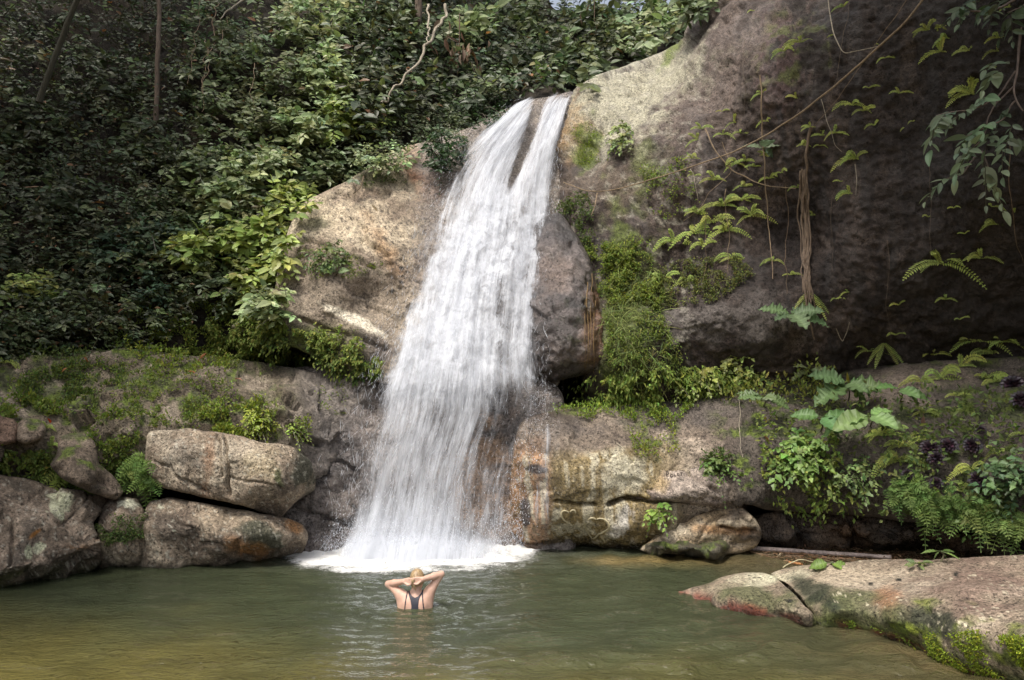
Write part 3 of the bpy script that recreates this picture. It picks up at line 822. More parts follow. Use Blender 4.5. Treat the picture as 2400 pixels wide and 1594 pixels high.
rock("boulder", "brown half mossy rock above a dark crevice on the left bank", "boulder",
     [(118, 1092), (130, 1070), (139, 1026), (165, 1014), (192, 1014), (222, 1036), (232, 1085), (262, 1110), (290, 1150), (270, 1172), (215, 1155), (150, 1125)],
     [(140, 1030, 11.2), (190, 1025, 11.3), (170, 1080, 10.85), (225, 1110, 11.0), (270, 1155, 11.2), (110, 1098, 10.9)], T=0.15, R=18, colf=col_brown, noise=((0.7, 0.06), (0.3, 0.03), (0.1, 0.012)), group="boulders on the left bank")
rock("boulder", "small reddish rock standing at the edge of the mossy ledge, beside a fern", "boulder",
     [(-60, 965), (0, 974), (34, 982), (44, 1000), (38, 1036), (0, 1046), (-60, 1040)], [(0, 985, 10.9), (30, 1000, 10.95), (0, 1035, 10.75), (-50, 1000, 10.6)], T=0.15, R=16, colf=col_red, noise=((0.4, 0.04), (0.12, 0.012)), group="boulders on the left bank", s=3)
rock("boulder", "small dark brown rock between the reddish and the half mossy one", "boulder",
     [(42, 992), (60, 978), (95, 985), (108, 1005), (100, 1030), (60, 1042), (38, 1030)], [(70, 990, 11.0), (50, 1030, 10.85), (95, 1010, 11.0)], T=0.15, R=16, colf=col_brown, noise=((0.4, 0.04), (0.12, 0.012)), group="boulders on the left bank", s=3)

ledge_r = rock("rock_bench", "wide rock bench right of the waterfall with two hearts carved into its wet ochre face", "rock bench",
     [(1195, 1150), (1205, 1040), (1225, 985), (1270, 968), (1330, 955), (1450, 950), (1560, 940), (1650, 930), (1800, 905), (1900, 880), (2040, 860), (2200, 845), (2560, 830), (2980, 820), (2980, 1330), (2560, 1275), (2400, 1262), (2330, 1245), (2240, 1240), (2150, 1225), (2000, 1208), (1900, 1203), (1800, 1196), (1740, 1180), (1725, 1260), (1720, 1320), (1600, 1330), (1400, 1330), (1215, 1335), (1200, 1250)],
     [(1240, 985, 12.85), (1330, 960, 13.2), (1500, 950, 13.5), (1250, 1020, 12.45), (1250, 1200, 12.4), (1250, 1285, 'w'), (1450, 1005, 12.75), (1450, 1040, 12.4), (1450, 1200, 12.3), (1450, 1287, 'w'), (1600, 1287, 'w'), (1250, 1325, ('z', -.5)), (1450, 1325, ('z', -.5)), (1650, 1325, ('z', -.5)), (1600, 990, 12.9), (1600, 1090, 12.35), (1640, 1200, 12.3), (1650, 940, 13.4), (1800, 910, 13.6), (1800, 1000, 12.5), (1800, 1160, 12.15), (1760, 1190, 12.2),
      (1950, 890, 13.6), (2000, 1000, 12.1), (2000, 1190, 12.0), (2130, 865, 13.2), (2130, 920, 12.4), (2200, 1050, 11.5), (2200, 1210, 11.5), (2400, 850, 12.4), (2400, 1000, 11.0), (2400, 1240, 10.9), (2540, 1000, 10.2), (2950, 850, 10.2), (2950, 1000, 8.6), (2950, 1300, 8.2)],
     T=0.22, R=24, s=3.4, colf=col_ledge_right, noise=((1.6, 0.11), (0.5, 0.04), (0.15, 0.014)), ridge=((0.6, 0.04),), facet=((0.9, .05), (.3, .012)),
     cracks=[([(1300, 1175), (1345, 1184), (1395, 1182)], 3.5, .22), ([(1430, 1180), (1460, 1171), (1520, 1170), (1620, 1172)], 4.5, .28), ([(1290, 990), (1380, 1005), (1460, 1040)], 3, .08)])
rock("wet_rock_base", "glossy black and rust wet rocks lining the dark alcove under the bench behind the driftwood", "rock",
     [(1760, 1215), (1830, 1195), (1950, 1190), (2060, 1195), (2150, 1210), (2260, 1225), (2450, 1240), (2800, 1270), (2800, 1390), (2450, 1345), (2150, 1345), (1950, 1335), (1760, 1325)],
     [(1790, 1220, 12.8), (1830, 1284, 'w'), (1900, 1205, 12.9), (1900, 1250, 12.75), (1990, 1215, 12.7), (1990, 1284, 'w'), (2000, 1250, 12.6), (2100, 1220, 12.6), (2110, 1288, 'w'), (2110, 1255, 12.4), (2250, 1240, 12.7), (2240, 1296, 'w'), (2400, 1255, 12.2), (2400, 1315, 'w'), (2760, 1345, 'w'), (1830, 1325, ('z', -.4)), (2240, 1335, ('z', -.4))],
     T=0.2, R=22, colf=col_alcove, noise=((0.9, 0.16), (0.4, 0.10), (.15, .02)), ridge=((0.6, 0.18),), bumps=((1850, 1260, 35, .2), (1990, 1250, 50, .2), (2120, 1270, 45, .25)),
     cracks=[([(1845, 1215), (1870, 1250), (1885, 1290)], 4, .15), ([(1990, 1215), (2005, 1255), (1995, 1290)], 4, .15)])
LETTER_BLOCK = rock("boulder", "pinkish grey sloping block above the crack, to the right of the carved hearts", "boulder",
     [(1490, 1168), (1508, 1132), (1540, 1106), (1580, 1090), (1612, 1084), (1655, 1098), (1708, 1126), (1726, 1162), (1705, 1190), (1650, 1186), (1570, 1174)],
     [(1500, 1160, 12.3), (1545, 1115, 12.3), (1610, 1095, 12.3), (1590, 1150, 11.95), (1670, 1150, 11.9), (1715, 1165, 12.1), (1640, 1180, 12.0)], T=0.18, R=24, colf=col_pink, noise=((0.8, 0.07), (0.3, 0.03), (0.1, 0.012)), group="blocks at the foot of the bench",
     cracks=[([(1600, 1085), (1640, 1125), (1690, 1160)], 4, .08)], key="letter_block", s=3)
rock("boulder", "smooth orange and cream boulder bulging at the waterline", "boulder",
     [(1500, 1290), (1560, 1240), (1590, 1222), (1625, 1208), (1690, 1190), (1730, 1182), (1770, 1214), (1786, 1250), (1772, 1282), (1725, 1300), (1600, 1300)],
     [(1540, 1270, 12.28), (1620, 1220, 12.28), (1700, 1200, 12.2), (1650, 1250, 12.12), (1750, 1230, 12.15), (1760, 1270, 12.25), (1690, 1280, 12.2), (1530, 1290, 12.25)], T=0.1, R=14, s=3, colf=col_orange, noise=((0.6, 0.08), (0.25, 0.04), (0.1, 0.012)), group="blocks at the foot of the bench",
     cracks=[([(1695, 1235), (1730, 1248), (1770, 1250)], 4, .12), ([(1640, 1262), (1660, 1225), (1690, 1205)], 4, .07)])
rock("mossy_stone", "flat dark mossy stone at the waterline below the orange boulder", "stone",
     [(1490, 1292), (1520, 1273), (1600, 1264), (1690, 1264), (1722, 1273), (1736, 1292), (1720, 1318), (1600, 1325), (1510, 1318)],
     [(1520, 1278, 12.2), (1600, 1272, 12.15), (1700, 1272, 12.1), (1600, 1290, 11.85), (1520, 1298, 'w'), (1600, 1302, 'w'), (1710, 1300, 'w'), (1600, 1322, ('z', -.25)), (1510, 1316, ('z', -.25)), (1720, 1316, ('z', -.25))], T=0.1, R=14, colf=col_lowmoss, noise=((0.3, 0.05), (0.12, 0.02)), s=3)
rock("boulder", "pale nosed rock tapering into the pool, edged with red algae", "boulder",
     [(1545, 1389), (1600, 1384), (1640, 1372), (1668, 1363), (1702, 1349), (1753, 1342), (1790, 1343), (1817, 1352), (1840, 1374), (1874, 1405), (1902, 1435), (1925, 1462), (1935, 1490), (1838, 1482), (1763, 1470), (1702, 1456), (1640, 1436), (1590, 1410)],
     [(1550, 1390, 'w'), (1600, 1396, 'w'), (1702, 1428, 'w'), (1763, 1442, 'w'), (1838, 1452, 'w'), (1919, 1462, 'w'), (1668, 1364, 9.6), (1702, 1352, 9.7), (1753, 1345, 9.7), (1790, 1346, 9.6), (1760, 1390, 8.75), (1830, 1400, 8.45), (1690, 1395, 8.95), (1880, 1440, 8.05), (1763, 1468, ('z', -.15)), (1838, 1480, ('z', -.15)), (1702, 1454, ('z', -.15)), (1640, 1434, ('z', -.15)), (1925, 1488, ('z', -.15))],
     T=0.1, R=20, facet=((.8, .02),), colf=col_front, noise=((0.9, 0.04), (0.3, 0.018), (0.1, 0.007)), ridge=((0.4, 0.02),), c=40, s=3.5)
rock("shore_rock", "big sloping pinkish brown rock reaching into the pool, green moss along its wet foot", "rock",
     [(1806, 1346), (1830, 1334), (1865, 1326), (1930, 1320), (2075, 1311), (2160, 1312), (2245, 1308), (2400, 1300), (2620, 1290), (2880, 1285), (2900, 1830), (2620, 1740), (2450, 1670), (2346, 1630), (2278, 1600), (2211, 1568), (2143, 1544), (2041, 1513), (1973, 1497), (1925, 1485), (1905, 1440), (1874, 1405), (1835, 1368)],
     [(1919, 1462, 'w'), (1973, 1469, 'w'), (2041, 1483, 'w'), (2143, 1513, 'w'), (2211, 1537, 'w'), (2278, 1568, 'w'), (2346, 1591, 'w'), (1830, 1338, 9.7), (1865, 1330, 9.7), (2075, 1314, 9.5), (2245, 1311, 8.9), (2400, 1303, 8.5), (2600, 1293, 8.0), (1900, 1380, 8.75), (2000, 1385, 8.2), (2100, 1390, 7.85), (2100, 1440, 7.35), (2250, 1390, 7.35), (2250, 1470, 6.6), (2400, 1400, 6.9), (2400, 1500, 5.95), (2400, 1608, 'w'), (1960, 1494, ('z', -.15)), (2041, 1510, ('z', -.15)), (2143, 1542, ('z', -.15)), (2211, 1566, ('z', -.15)), (2346, 1628, ('z', -.15)), (2600, 1500, 5.4), (2860, 1290, 7.3), (2860, 1500, 4.75), (2860, 1760, 'w'), (2600, 1675, 'w'), (2600, 1735, ('z', -.15)), (1960, 1430, 7.9)],
     T=0.12, R=18, facet=((.8, .02),), colf=col_front, noise=((1.1, 0.06), (0.35, 0.018), (0.1, 0.007)), ridge=((0.5, 0.02),), c=45, s=3.5, bumps=((2185, 1462, 50, -.08),),
     cracks=[([(1835, 1366), (1874, 1405), (1900, 1440)], 4, .05)])

# two hearts scratched into the wet face: shallow grooves with pale rims
def heart_mat():
    m, nt, b, out = new_mat("scratched_rock")
    b.inputs["Base Color"].default_value = (0.36, 0.31, 0.19, 1)
    b.inputs["Roughness"].default_value = 0.4
    return m
HEART = heart_mat()

def tube(V, F_, pts, r, k=5, taper=None, cols=None, C=None, col=None):
    """append a tube along pts to lists V, F_ (and C)"""
    pts = np.asarray(pts, float)
    n = len(pts)
    t = unit(np.gradient(pts, axis=0))
    ref = np.array([0.3, -0.9, 0.3]) if abs(t[:, 2]).mean() > 0.5 else np.array([0.0, 0.1, 1.0])
    a = unit(np.cross(t, ref)); b = np.cross(t, a)
    rr = np.full(n, r) if np.isscalar(r) else np.asarray(r, float)
    ang = np.linspace(0, 2 * np.pi, k, endpoint=False)
    ring = pts[:, None] + rr[:, None, None] * (np.cos(ang)[None, :, None] * a[:, None] + np.sin(ang)[None, :, None] * b[:, None])
    base = sum(len(v) for v in V)
    V.append(ring.reshape(-1, 3))
    i = np.arange(n - 1)[:, None] * k + np.arange(k)[None]
    j = np.arange(n - 1)[:, None] * k + (np.arange(k)[None] + 1) % k
    F_.append(base + np.stack([i, j, j + k, i + k], -1).reshape(-1, 4))
    if C is not None: C.append(np.broadcast_to(np.asarray(col, float), (n * k, 3)))

def scratch(name, label, lines, surf, mat, r, parent):
    V, Fq = [], []
    for ln in lines:
        ln = np.array(ln, float)
        t = np.linspace(0, len(ln) - 1, 8 * len(ln))
        px, py = np.interp(t, np.arange(len(ln)), ln[:, 0]), np.interp(t, np.arange(len(ln)), ln[:, 1])
        k = np.array([1, 2, 3, 2, 1]) / 9.0
        if len(ln) > 2: px, py = (np.convolve(np.pad(v, 2, mode='edge'), k, 'valid') for v in (px, py))
        P, N = sample(SURF[surf], px, py)
        tube(V, Fq, P + N * r * .35, r * (.55 + .45 * np.sin(np.linspace(.2, 2.9, len(t)))), 6)
    mesh_obj(name, np.concatenate(V), [np.concatenate(Fq)], mat, parent=parent)["label"] = label
scratch("carved_heart", "larger heart carved into the wet rock", [[(1372.2, 1224.2), (1370, 1233.4), (1372.6, 1243.3), (1378.3, 1253.2), (1388.3, 1264.6)], [(1376.8, 1220.4), (1382.9, 1215.5), (1389.8, 1214.7), (1397.4, 1218.5)],
        [(1399, 1217.4), (1405, 1215.6), (1414.2, 1216.6), (1423.3, 1223.5), (1428.3, 1231.8), (1427.1, 1240.2), (1419.5, 1246.3), (1408, 1250), (1399, 1257), (1390, 1265)], [(1407.3, 1255.5), (1418, 1269.2)]], "rock_bench", HEART, .017, ledge_r)
scratch("carved_heart", "smaller heart carved into the wet rock", [[(1333.4, 1203.8), (1328, 1200.4), (1322.7, 1199.8), (1318, 1203), (1315.8, 1208.2), (1318, 1215.8), (1324.2, 1222.7), (1332.6, 1228.4)], [(1336.4, 1203.6), (1341, 1199.8), (1346.3, 1199.4), (1349.4, 1202), (1349.4, 1206)]],
        "rock_bench", HEART, .016, ledge_r)
GROOVE, _nt, _b, _o = new_mat("scratched_letters")
_b.inputs["Base Color"].default_value = (.07, .055, .045, 1); _b.inputs["Roughness"].default_value = .9
scratch("carved_letters", "letters scratched into the pale block", [[(1561, 1110), (1562, 1107.5), (1565, 1107), (1566.5, 1109), (1565, 1111), (1562, 1111.5)], [(1561.5, 1107), (1562, 1115)],
        [(1573, 1109), (1570.5, 1111), (1571, 1114.5), (1574, 1115.8), (1577, 1113), (1576, 1109.5), (1573, 1109)], [(1580.5, 1107.5), (1580.5, 1113.5), (1584.5, 1113.5)], [(1588, 1107), (1588, 1113), (1592, 1113)], [(1595, 1106), (1597, 1109.5)], [(1599.5, 1105.5), (1597, 1109.5), (1597, 1113)]], "letter_block", GROOVE, .010, LETTER_BLOCK)
# ------------------------------------------------------------------ the waterfall
def white_water_material(alpha=True):
    m, nt, b, out = new_mat("white_water" if alpha else "water_drops")
    L = nt.links.new
    b.inputs["Base Color"].default_value = (0.71, 0.735, 0.79, 1)
    b.inputs["Roughness"].default_value = 0.45
    b.inputs["Specular IOR Level"].default_value = 0.3
    tr = nd(nt, "ShaderNodeBsdfTranslucent"); tr.inputs["Color"].default_value = (0.71, 0.735, 0.79, 1)
    mx = nd(nt, "ShaderNodeMixShader"); mx.inputs[0].default_value = 0.4
    L(b.outputs[0], mx.inputs[1]); L(tr.outputs[0], mx.inputs[2])
    if not alpha:
        L(mx.outputs[0], out.inputs["Surface"])
        return m
    uv = nd(nt, "ShaderNodeUVMap", uv_map="UVMap").outputs[0]
    dens = nd(nt, "ShaderNodeAttribute", attribute_name="dens").outputs["Fac"]
    frill = nd(nt, "ShaderNodeAttribute", attribute_name="frill").outputs["Fac"]
    def streak(sx, sy, det, dist, rough=0.6):
        mp = nd(nt, "ShaderNodeMapping"); mp.inputs["Scale"].default_value = (sx, sy, 1); L(uv, mp.inputs["Vector"])
        return noise_n(nt, mp.outputs[0], 1.0, det, rough, dist)
    a = streak(2.4, 0.5, 3, 0.4)
    c = streak(12, 0.8, 4, 0.2, 0.65)
    d = streak(38, 1.5, 3, 0.1, 0.65)
    e = streak(5.5, 3.2, 6, 0.7, 0.68)         # tumbling clumps
    cen = lambda x, k: math_n(nt, 'MULTIPLY', math_n(nt, 'SUBTRACT', x, 0.5), k)
    s = math_n(nt, 'ADD', cen(a, 0.95), cen(c, 0.8))
    s = math_n(nt, 'ADD', s, cen(d, 0.45))
    s = math_n(nt, 'ADD', s, math_n(nt, 'MULTIPLY', cen(e, 0.95), frill))
    s = math_n(nt, 'ADD', s, dens)
    al = remap(nt, s, 0.26, 0.94, 0.0, 0.97, True)
    bp = nd(nt, "ShaderNodeBump"); bp.inputs["Strength"].default_value = 0.3; bp.inputs["Distance"].default_value = 0.06
    L(s, bp.inputs["Height"]); L(bp.outputs[0], b.inputs["Normal"])
    tp = nd(nt, "ShaderNodeBsdfTransparent")
    m2 = nd(nt, "ShaderNodeMixShader"); L(al, m2.inputs[0]); L(tp.outputs[0], m2.inputs[1]); L(mx.outputs[0], m2.inputs[2])
    L(m2.outputs[0], out.inputs["Surface"])
    return m

WW = white_water_material()
DROPS = white_water_material(False)
_fy = [215, 240, 300, 356, 407, 457, 508, 560, 610, 660, 712, 762, 813, 864, 915, 966, 1016, 1067, 1118, 1169, 1220, 1300, 1335]
_fl = [1250, 1198, 1128, 1068, 1030, 1005, 985, 972, 955, 945, 932, 916, 902, 886, 868, 856, 844, 832, 822, 814, 802, 776, 770]
_fr = [1346, 1338, 1327, 1316, 1308, 1302, 1300, 1296, 1288, 1280, 1276, 1274, 1272, 1275, 1282, 1280, 1262, 1242, 1228, 1220, 1214, 1208, 1206]
_fd = [16.9, 16.55, 16.1, 15.75, 15.4, 15.1, 14.75, 14.4, 14.05, 13.75, 13.5, 13.28, 13.1, 12.97, 12.87, 12.78, 12.7, 12.63, 12.57, 12.52, 12.47, 12.38, 12.36]

def fall_pt(u, y, off=0.0):
    l, r, Y = np.interp(y, _fy, _fl), np.interp(y, _fy, _fr), np.interp(y, _fy, _fd)
    px = l + (r - l) * u
    # the jet is thicker in the middle of its width
    return at(px, y, Y - off - 0.22 * np.sin(np.pi * np.clip(u, 0, 1)) * np.clip((y - 230) / 200, 0, 1)), px

def fall_dens(u, y, px):
    z0 = np.zeros_like(u)
    d = np.full_like(u, 0.50)
    hw = sstep(-.12, 0.17, u) * sstep(-.05, 0.11, 1 - u)
    d = d + 0.12 * np.exp(-((u - 0.45) / 0.25) ** 2) * np.exp(-((y - 640) / 180) ** 2) + 0.14 * np.exp(-((u - 0.3) / 0.22) ** 2) * np.exp(-((y - 800) / 160) ** 2)
    d = d + 0.10 * np.exp(-((y - 300) / 90) ** 2)
    spray = (1 - sstep(0.05, 0.42, u)) * sstep(300, 400, y) * (1 - sstep(640, 800, y))
    d = d - 0.27 * spray
    # dark wedge of rock between the two chutes at the top
    wx = np.interp(y, [225, 300, 356, 420, 480], [1268, 1246, 1226, 1200, 1180])
    ww = np.interp(y, [225, 300, 356, 420, 500], [14, 13, 12, 8, 2])
    d = d - 0.75 * np.exp(-(((px - wx) / np.maximum(ww, 1)) ** 2)) * (1 - sstep(400, 480, y))
    # thinner curtains low on the right and a gap down the middle
    thin = sstep(860, 980, y)
    d = d - 0.09 * thin - 0.17 * thin * sstep(0.52, 0.8, u) - 0.14 * np.exp(-((u - 0.42) / 0.1) ** 2) * np.exp(-((y - 960) / 60) ** 2)
    d = d - 0.10 * np.exp(-((u - 0.85) / 0.12) ** 2) * np.exp(-((y - 1000) / 60) ** 2)
    d = d + 0.16 * sstep(1120, 1270, y) * (1 - sstep(0.5, 0.9, u))
    d = d + 0.35 * sstep(1245, 1290, y) * sstep(0, .1, u) * sstep(0, .2, 1 - u)
    d = d - 0.12 * np.exp(-((u - 0.72) / 0.12) ** 2) * np.exp(-((y - 740) / 90) ** 2)
    return d * hw - 0.35 * (1 - hw)

def arc_v(y):
    yy = np.linspace(205, 1310, 300)
    p, _ = fall_pt(np.full(300, .5), yy)
    s = np.concatenate([[0], np.cumsum(np.linalg.norm(np.diff(p, axis=0), axis=1))])
    return np.interp(y, yy, s)

fall = empty("waterfall", onwater(1000, 1285), "tall white waterfall sliding down the rock in two chutes that merge before the pool", "waterfall")
def build_fall():
    us, ys = np.linspace(-0.14, 1.06, 70), np.linspace(218, 1330, 268)
    U, Y = np.meshgrid(us, ys)
    for k, (off, dd, fr) in enumerate(((0.0, 0.12, 0.6), (0.14, 0.05, 0.9), (0.30, -0.04, 1.2))):
        P, px = fall_pt(U, Y, off)
        P = P + np.array([0, -1, 0.2]) * (0.10 * fbm(np.stack([U * 6, Y / 260, U * 0 + k], -1), 1.0, 3))[..., None]
        D = fall_dens(U, Y, px) + dd
        D = D - 0.4 * (1 - sstep(218, 236 + 8 * k, Y))
        w = np.interp(Y, _fy, np.array(_fr, float) - np.array(_fl, float)) / F * np.interp(Y, _fy, _fd)
        # streaks follow the flow: u is measured against a fixed reference width
        uv = np.stack([U * 2.4 + 0.35 * k + 7.3 * k, arc_v(Y) + 3.1 * k], -1)
        frill = np.clip(0.25 + 0.9 * sstep(380, 560, Y) * (1 - sstep(820, 1000, Y)), 0, 1) * fr
        idx = np.arange(U.size).reshape(U.shape)
        Q = np.stack([idx[:-1, :-1], idx[1:, :-1], idx[1:, 1:], idx[:-1, 1:]], -1).reshape(-1, 4)
        mesh_obj("water_curtain", P.reshape(-1, 3), Q, WW, parent=fall, uv=uv.reshape(-1, 2), flt=dict(dens=D.ravel(), frill=frill.ravel()))
    # thin trickles running down the bench beside the fall
    us, ys = np.linspace(0, 1, 26), np.linspace(972, 1296, 90)
    U, Y = np.meshgrid(us, ys)
    px = np.interp(Y, [972, 1040, 1150, 1296], [1225, 1212, 1206, 1206]) + U * np.interp(Y, [972, 1040, 1296], [62, 82, 88])
    P, N = sample(SURF["rock_bench"], px, Y)
    P = P + N * .035
    D = 0.20 + .20 * np.exp(-((px - 1282) / 7) ** 2) + .12 * np.exp(-((px - 1258) / 6) ** 2) + .2 * np.exp(-((px - 1212) / 14) ** 2)
    D = D - .5 * (1 - sstep(0, .06, U) * sstep(0, .06, 1 - U)) - .6 * (1 - sstep(975, 1015, Y))
    idx = np.arange(U.size).reshape(U.shape)
    Q = np.stack([idx[:-1, :-1], idx[1:, :-1], idx[1:, 1:], idx[:-1, 1:]], -1).reshape(-1, 4)
    mesh_obj("trickle", P.reshape(-1, 3), Q, WW, parent=fall, uv=np.stack([U * .7 + 31, (Y - 972) / 140], -1).reshape(-1, 2), flt=dict(dens=D.ravel(), frill=np.full(U.size, .3)))
    # falling strands and drops: little spindles that follow the flow
    rg = np.random.default_rng(11)
    n = 4500
    u, y = rg.uniform(-0.06, 1.04, n), 225 + 1070 * rg.random(n) ** 0.8
    edge = rg.random(n) < 0.35
    u[edge] = np.where(rg.random(edge.sum()) < 0.7, rg.normal(0.04, 0.09, edge.sum()), rg.normal(0.98, 0.035, edge.sum()))
    l = np.interp(y, _fy, _fl); r = np.interp(y, _fy, _fr)
    keep = rg.random(n) < np.clip(fall_dens(np.clip(u, .12, .92), y, l + (r - l) * u) + 0.25, 0.05, 1)
    u, y = u[keep], y[keep]
    n = len(u)
    off = rg.uniform(0.0, 0.45, n)
    P, _ = fall_pt(u, y, off)
    P2, _ = fall_pt(u + rg.normal(0, .004, n), y + 4, off)
    t = unit(P2 - P + rg.normal(0, 0.004, (n, 3)))
    L = rg.gamma(2.0, 0.05, n) + 0.03
    W = rg.uniform(0.0012, 0.0035, n) * (1 + 0.6 * (rg.random(n) < .1))
    side = unit(np.cross(t, np.array([0, -1.0, 0.2])))
    fwd = np.cross(side, t)
    a, b = P - t * L[:, None] * .5, P + t * L[:, None] * .5
    mid = P + t * (L * .15)[:, None]
    V = np.stack([a, mid + side * W[:, None], mid - side * W[:, None] * .5 + fwd * W[:, None] * .8, mid - side * W[:, None] * .5 - fwd * W[:, None] * .8, b], 1)
    base = np.arange(n)[:, None] * 5
    tri = np.array([[0, 1, 2], [0, 2, 3], [0, 3, 1], [4, 2, 1], [4, 3, 2], [4, 1, 3]])
    Fq = (base[:, None] + tri[None]).reshape(-1, 3)
    mesh_obj("spray", V.reshape(-1, 3), Fq, DROPS, parent=fall, smooth=True)
    # fine droplets drifting off the edges and over the splash, each a few millimetres
    n = 7000
    u = np.concatenate([rg.uniform(-.05, 1.03, n // 3), rg.normal(.97, .05, n // 6), rg.uniform(-.06, 1.03, n - n // 3 - n // 6)])
    y = np.concatenate([1290 - rg.gamma(1.5, 26, n // 3), rg.uniform(900, 1270, n // 6), 1296 - rg.gamma(1.5, 26, n - n // 3 - n // 6)])
    P, _ = fall_pt(np.clip(u, -.2, 1.2), np.clip(y, 230, 1296), rg.uniform(0, .9, n))
    P = P + rg.normal(0, .04, (n, 3)); P[:, 2] = np.abs(P[:, 2]) + .01
    tet = np.array([[1, 1, 1], [1, -1, -1], [-1, 1, -1], [-1, -1, 1]]) / 1.7
    V = P[:, None] + tet[None] * (rg.gamma(3, .0011, n) + .001)[:, None, None] * np.array([1, 1, 1.6])
    Fq = (np.arange(n)[:, None, None] * 4 + np.array([[0, 1, 2], [0, 3, 1], [0, 2, 3], [1, 3, 2]])[None]).reshape(-1, 3)
    mesh_obj("mist", V.reshape(-1, 3), Fq, DROPS, parent=fall, smooth=False)["kind"] = "stuff"
build_fall()

def foam_material():
    m, nt, b, out = new_mat("foam")
    L = nt.links.new
    b.inputs["Base Color"].default_value = (0.86, 0.86, 0.84, 1)
    b.inputs["Roughness"].default_value = 0.8
    geo = nd(nt, "ShaderNodeNewGeometry").outputs["Position"]
    dens = nd(nt, "ShaderNodeAttribute", attribute_name="dens").outputs["Fac"]
    mp = nd(nt, "ShaderNodeMapping"); mp.inputs["Scale"].default_value = (1, 1.5, 1); L(geo, mp.inputs["Vector"])
    n1 = noise_n(nt, mp.outputs[0], 11, 6, 0.78, 0.6)
    s = math_n(nt, 'ADD', n1, math_n(nt, 'SUBTRACT', dens, 0.5))
    al = remap(nt, s, 0.34, 0.78, 0.0, 1.0, True)
    bp = nd(nt, "ShaderNodeBump"); bp.inputs["Strength"].default_value = 0.6; bp.inputs["Distance"].default_value = 0.1
    L(n1, bp.inputs["Height"]); L(bp.outputs[0], b.inputs["Normal"])
    tp = nd(nt, "ShaderNodeBsdfTransparent")
    mx = nd(nt, "ShaderNodeMixShader"); L(al, mx.inputs[0]); L(tp.outputs[0], mx.inputs[1]); L(b.outputs[0], mx.inputs[2])
    L(mx.outputs[0], out.inputs["Surface"])
    return m
FOAM = foam_material()

def build_foam():
    px, py = np.arange(560, 1460, 4.0), np.arange(1250, 1400, 1.6)
    PX, PY = np.meshgrid(px, py)
    P = onwater(PX, PY)
    X, Y = P[..., 0], P[..., 1]
    z0 = X * 0
    ex = np.interp(PX, [600, 680, 760, 850, 1000, 1150, 1220, 1300, 1400], [1300, 1309, 1316, 1322, 1322, 1312, 1300, 1290, 1285])
    core = sstep(66, -16, PY - ex) * sstep(600, 720, PX) * sstep(1340, 1215, PX)
    n = fbm(np.stack([X, Y * 1.4, z0], -1), 0.5, 4, 3)
    dens = -0.1 + 0.95 * core + 0.25 * n
    lump = 0.09 * np.exp(-((PX - 980) / 240.0) ** 2) * sstep(1312, 1290, PY) * sstep(1270, 1294, PY)
    V = np.stack([X, Y, wave(X, Y) + 0.008 + lump * (0.9 + 1.4 * fbm(np.stack([X, Y, z0], -1), 0.22, 4, 9)) + 0.012 * fbm(np.stack([X, Y, z0], -1), 0.1, 2)], -1)
    idx = np.arange(X.size).reshape(X.shape)
    Q = np.stack([idx[:-1, :-1], idx[1:, :-1], idx[1:, 1:], idx[:-1, 1:]], -1).reshape(-1, 4)
    o = mesh_obj("foam", V.reshape(-1, 3), Q, FOAM, flt=dict(dens=dens.ravel()))
    tag(o, "bright churning foam where the waterfall hits the pool", "foam", kind="stuff")
build_foam()

# ------------------------------------------------------------------ plants: generators
UP = np.array([0.0, 0.0, 1.0])
HILL = "hillside"
PR = np.random.default_rng(21)

def rnd_dir(n, k=1.0):
    return PR.normal(size=(n, 3)) * k

class Fol:
    """collects leaves, stems and fronds into one mesh"""
    def __init__(self): self.V, self.T, self.Q, self.C, self.n = [], [], [], [], 0
    def add(self, V, C, T=None, Q=None):
        self.V.append(V); self.C.append(C)
        if T is not None: self.T.append(T + self.n)
        if Q is not None: self.Q.append(Q + self.n)
        self.n += len(V)
    def tube(self, pts, r, col, k=4):
        V, Fq, C = [], [], []
        tube(V, Fq, pts, r, k, C=C, col=col)
        self.add(V[0], C[0], Q=Fq[0])
    def build(self, name, mat, parent=None, smooth=False, origin=None):
        T = np.concatenate(self.T) if self.T else np.zeros((0, 3), int)
        Q = np.concatenate(self.Q) if self.Q else np.zeros((0, 4), int)
        V = np.concatenate(self.V)
        if parent is None and origin is None: origin = V.mean(0)
        return mesh_obj(name, V, [T, Q], mat, parent=parent, smooth=smooth, col=np.clip(np.concatenate(self.C), .004, .8), origin=origin)

def wf_ovate(t): return 0.5 * np.sin(np.pi * np.power(np.clip(t, 0, 1), 0.78)) ** 0.85
def wf_lance(t): return 0.5 * np.sin(np.pi * np.power(np.clip(t, 0, 1), 0.9))
def wf_heart(t): return 0.56 * np.power(np.clip(1 - t, 0, 1), 0.6) * np.clip(t * 7 + .25, 0, 1)
def wf_lobed(t): return wf_ovate(t) * (1 + 0.33 * np.sin(t * 25)) * 0.98

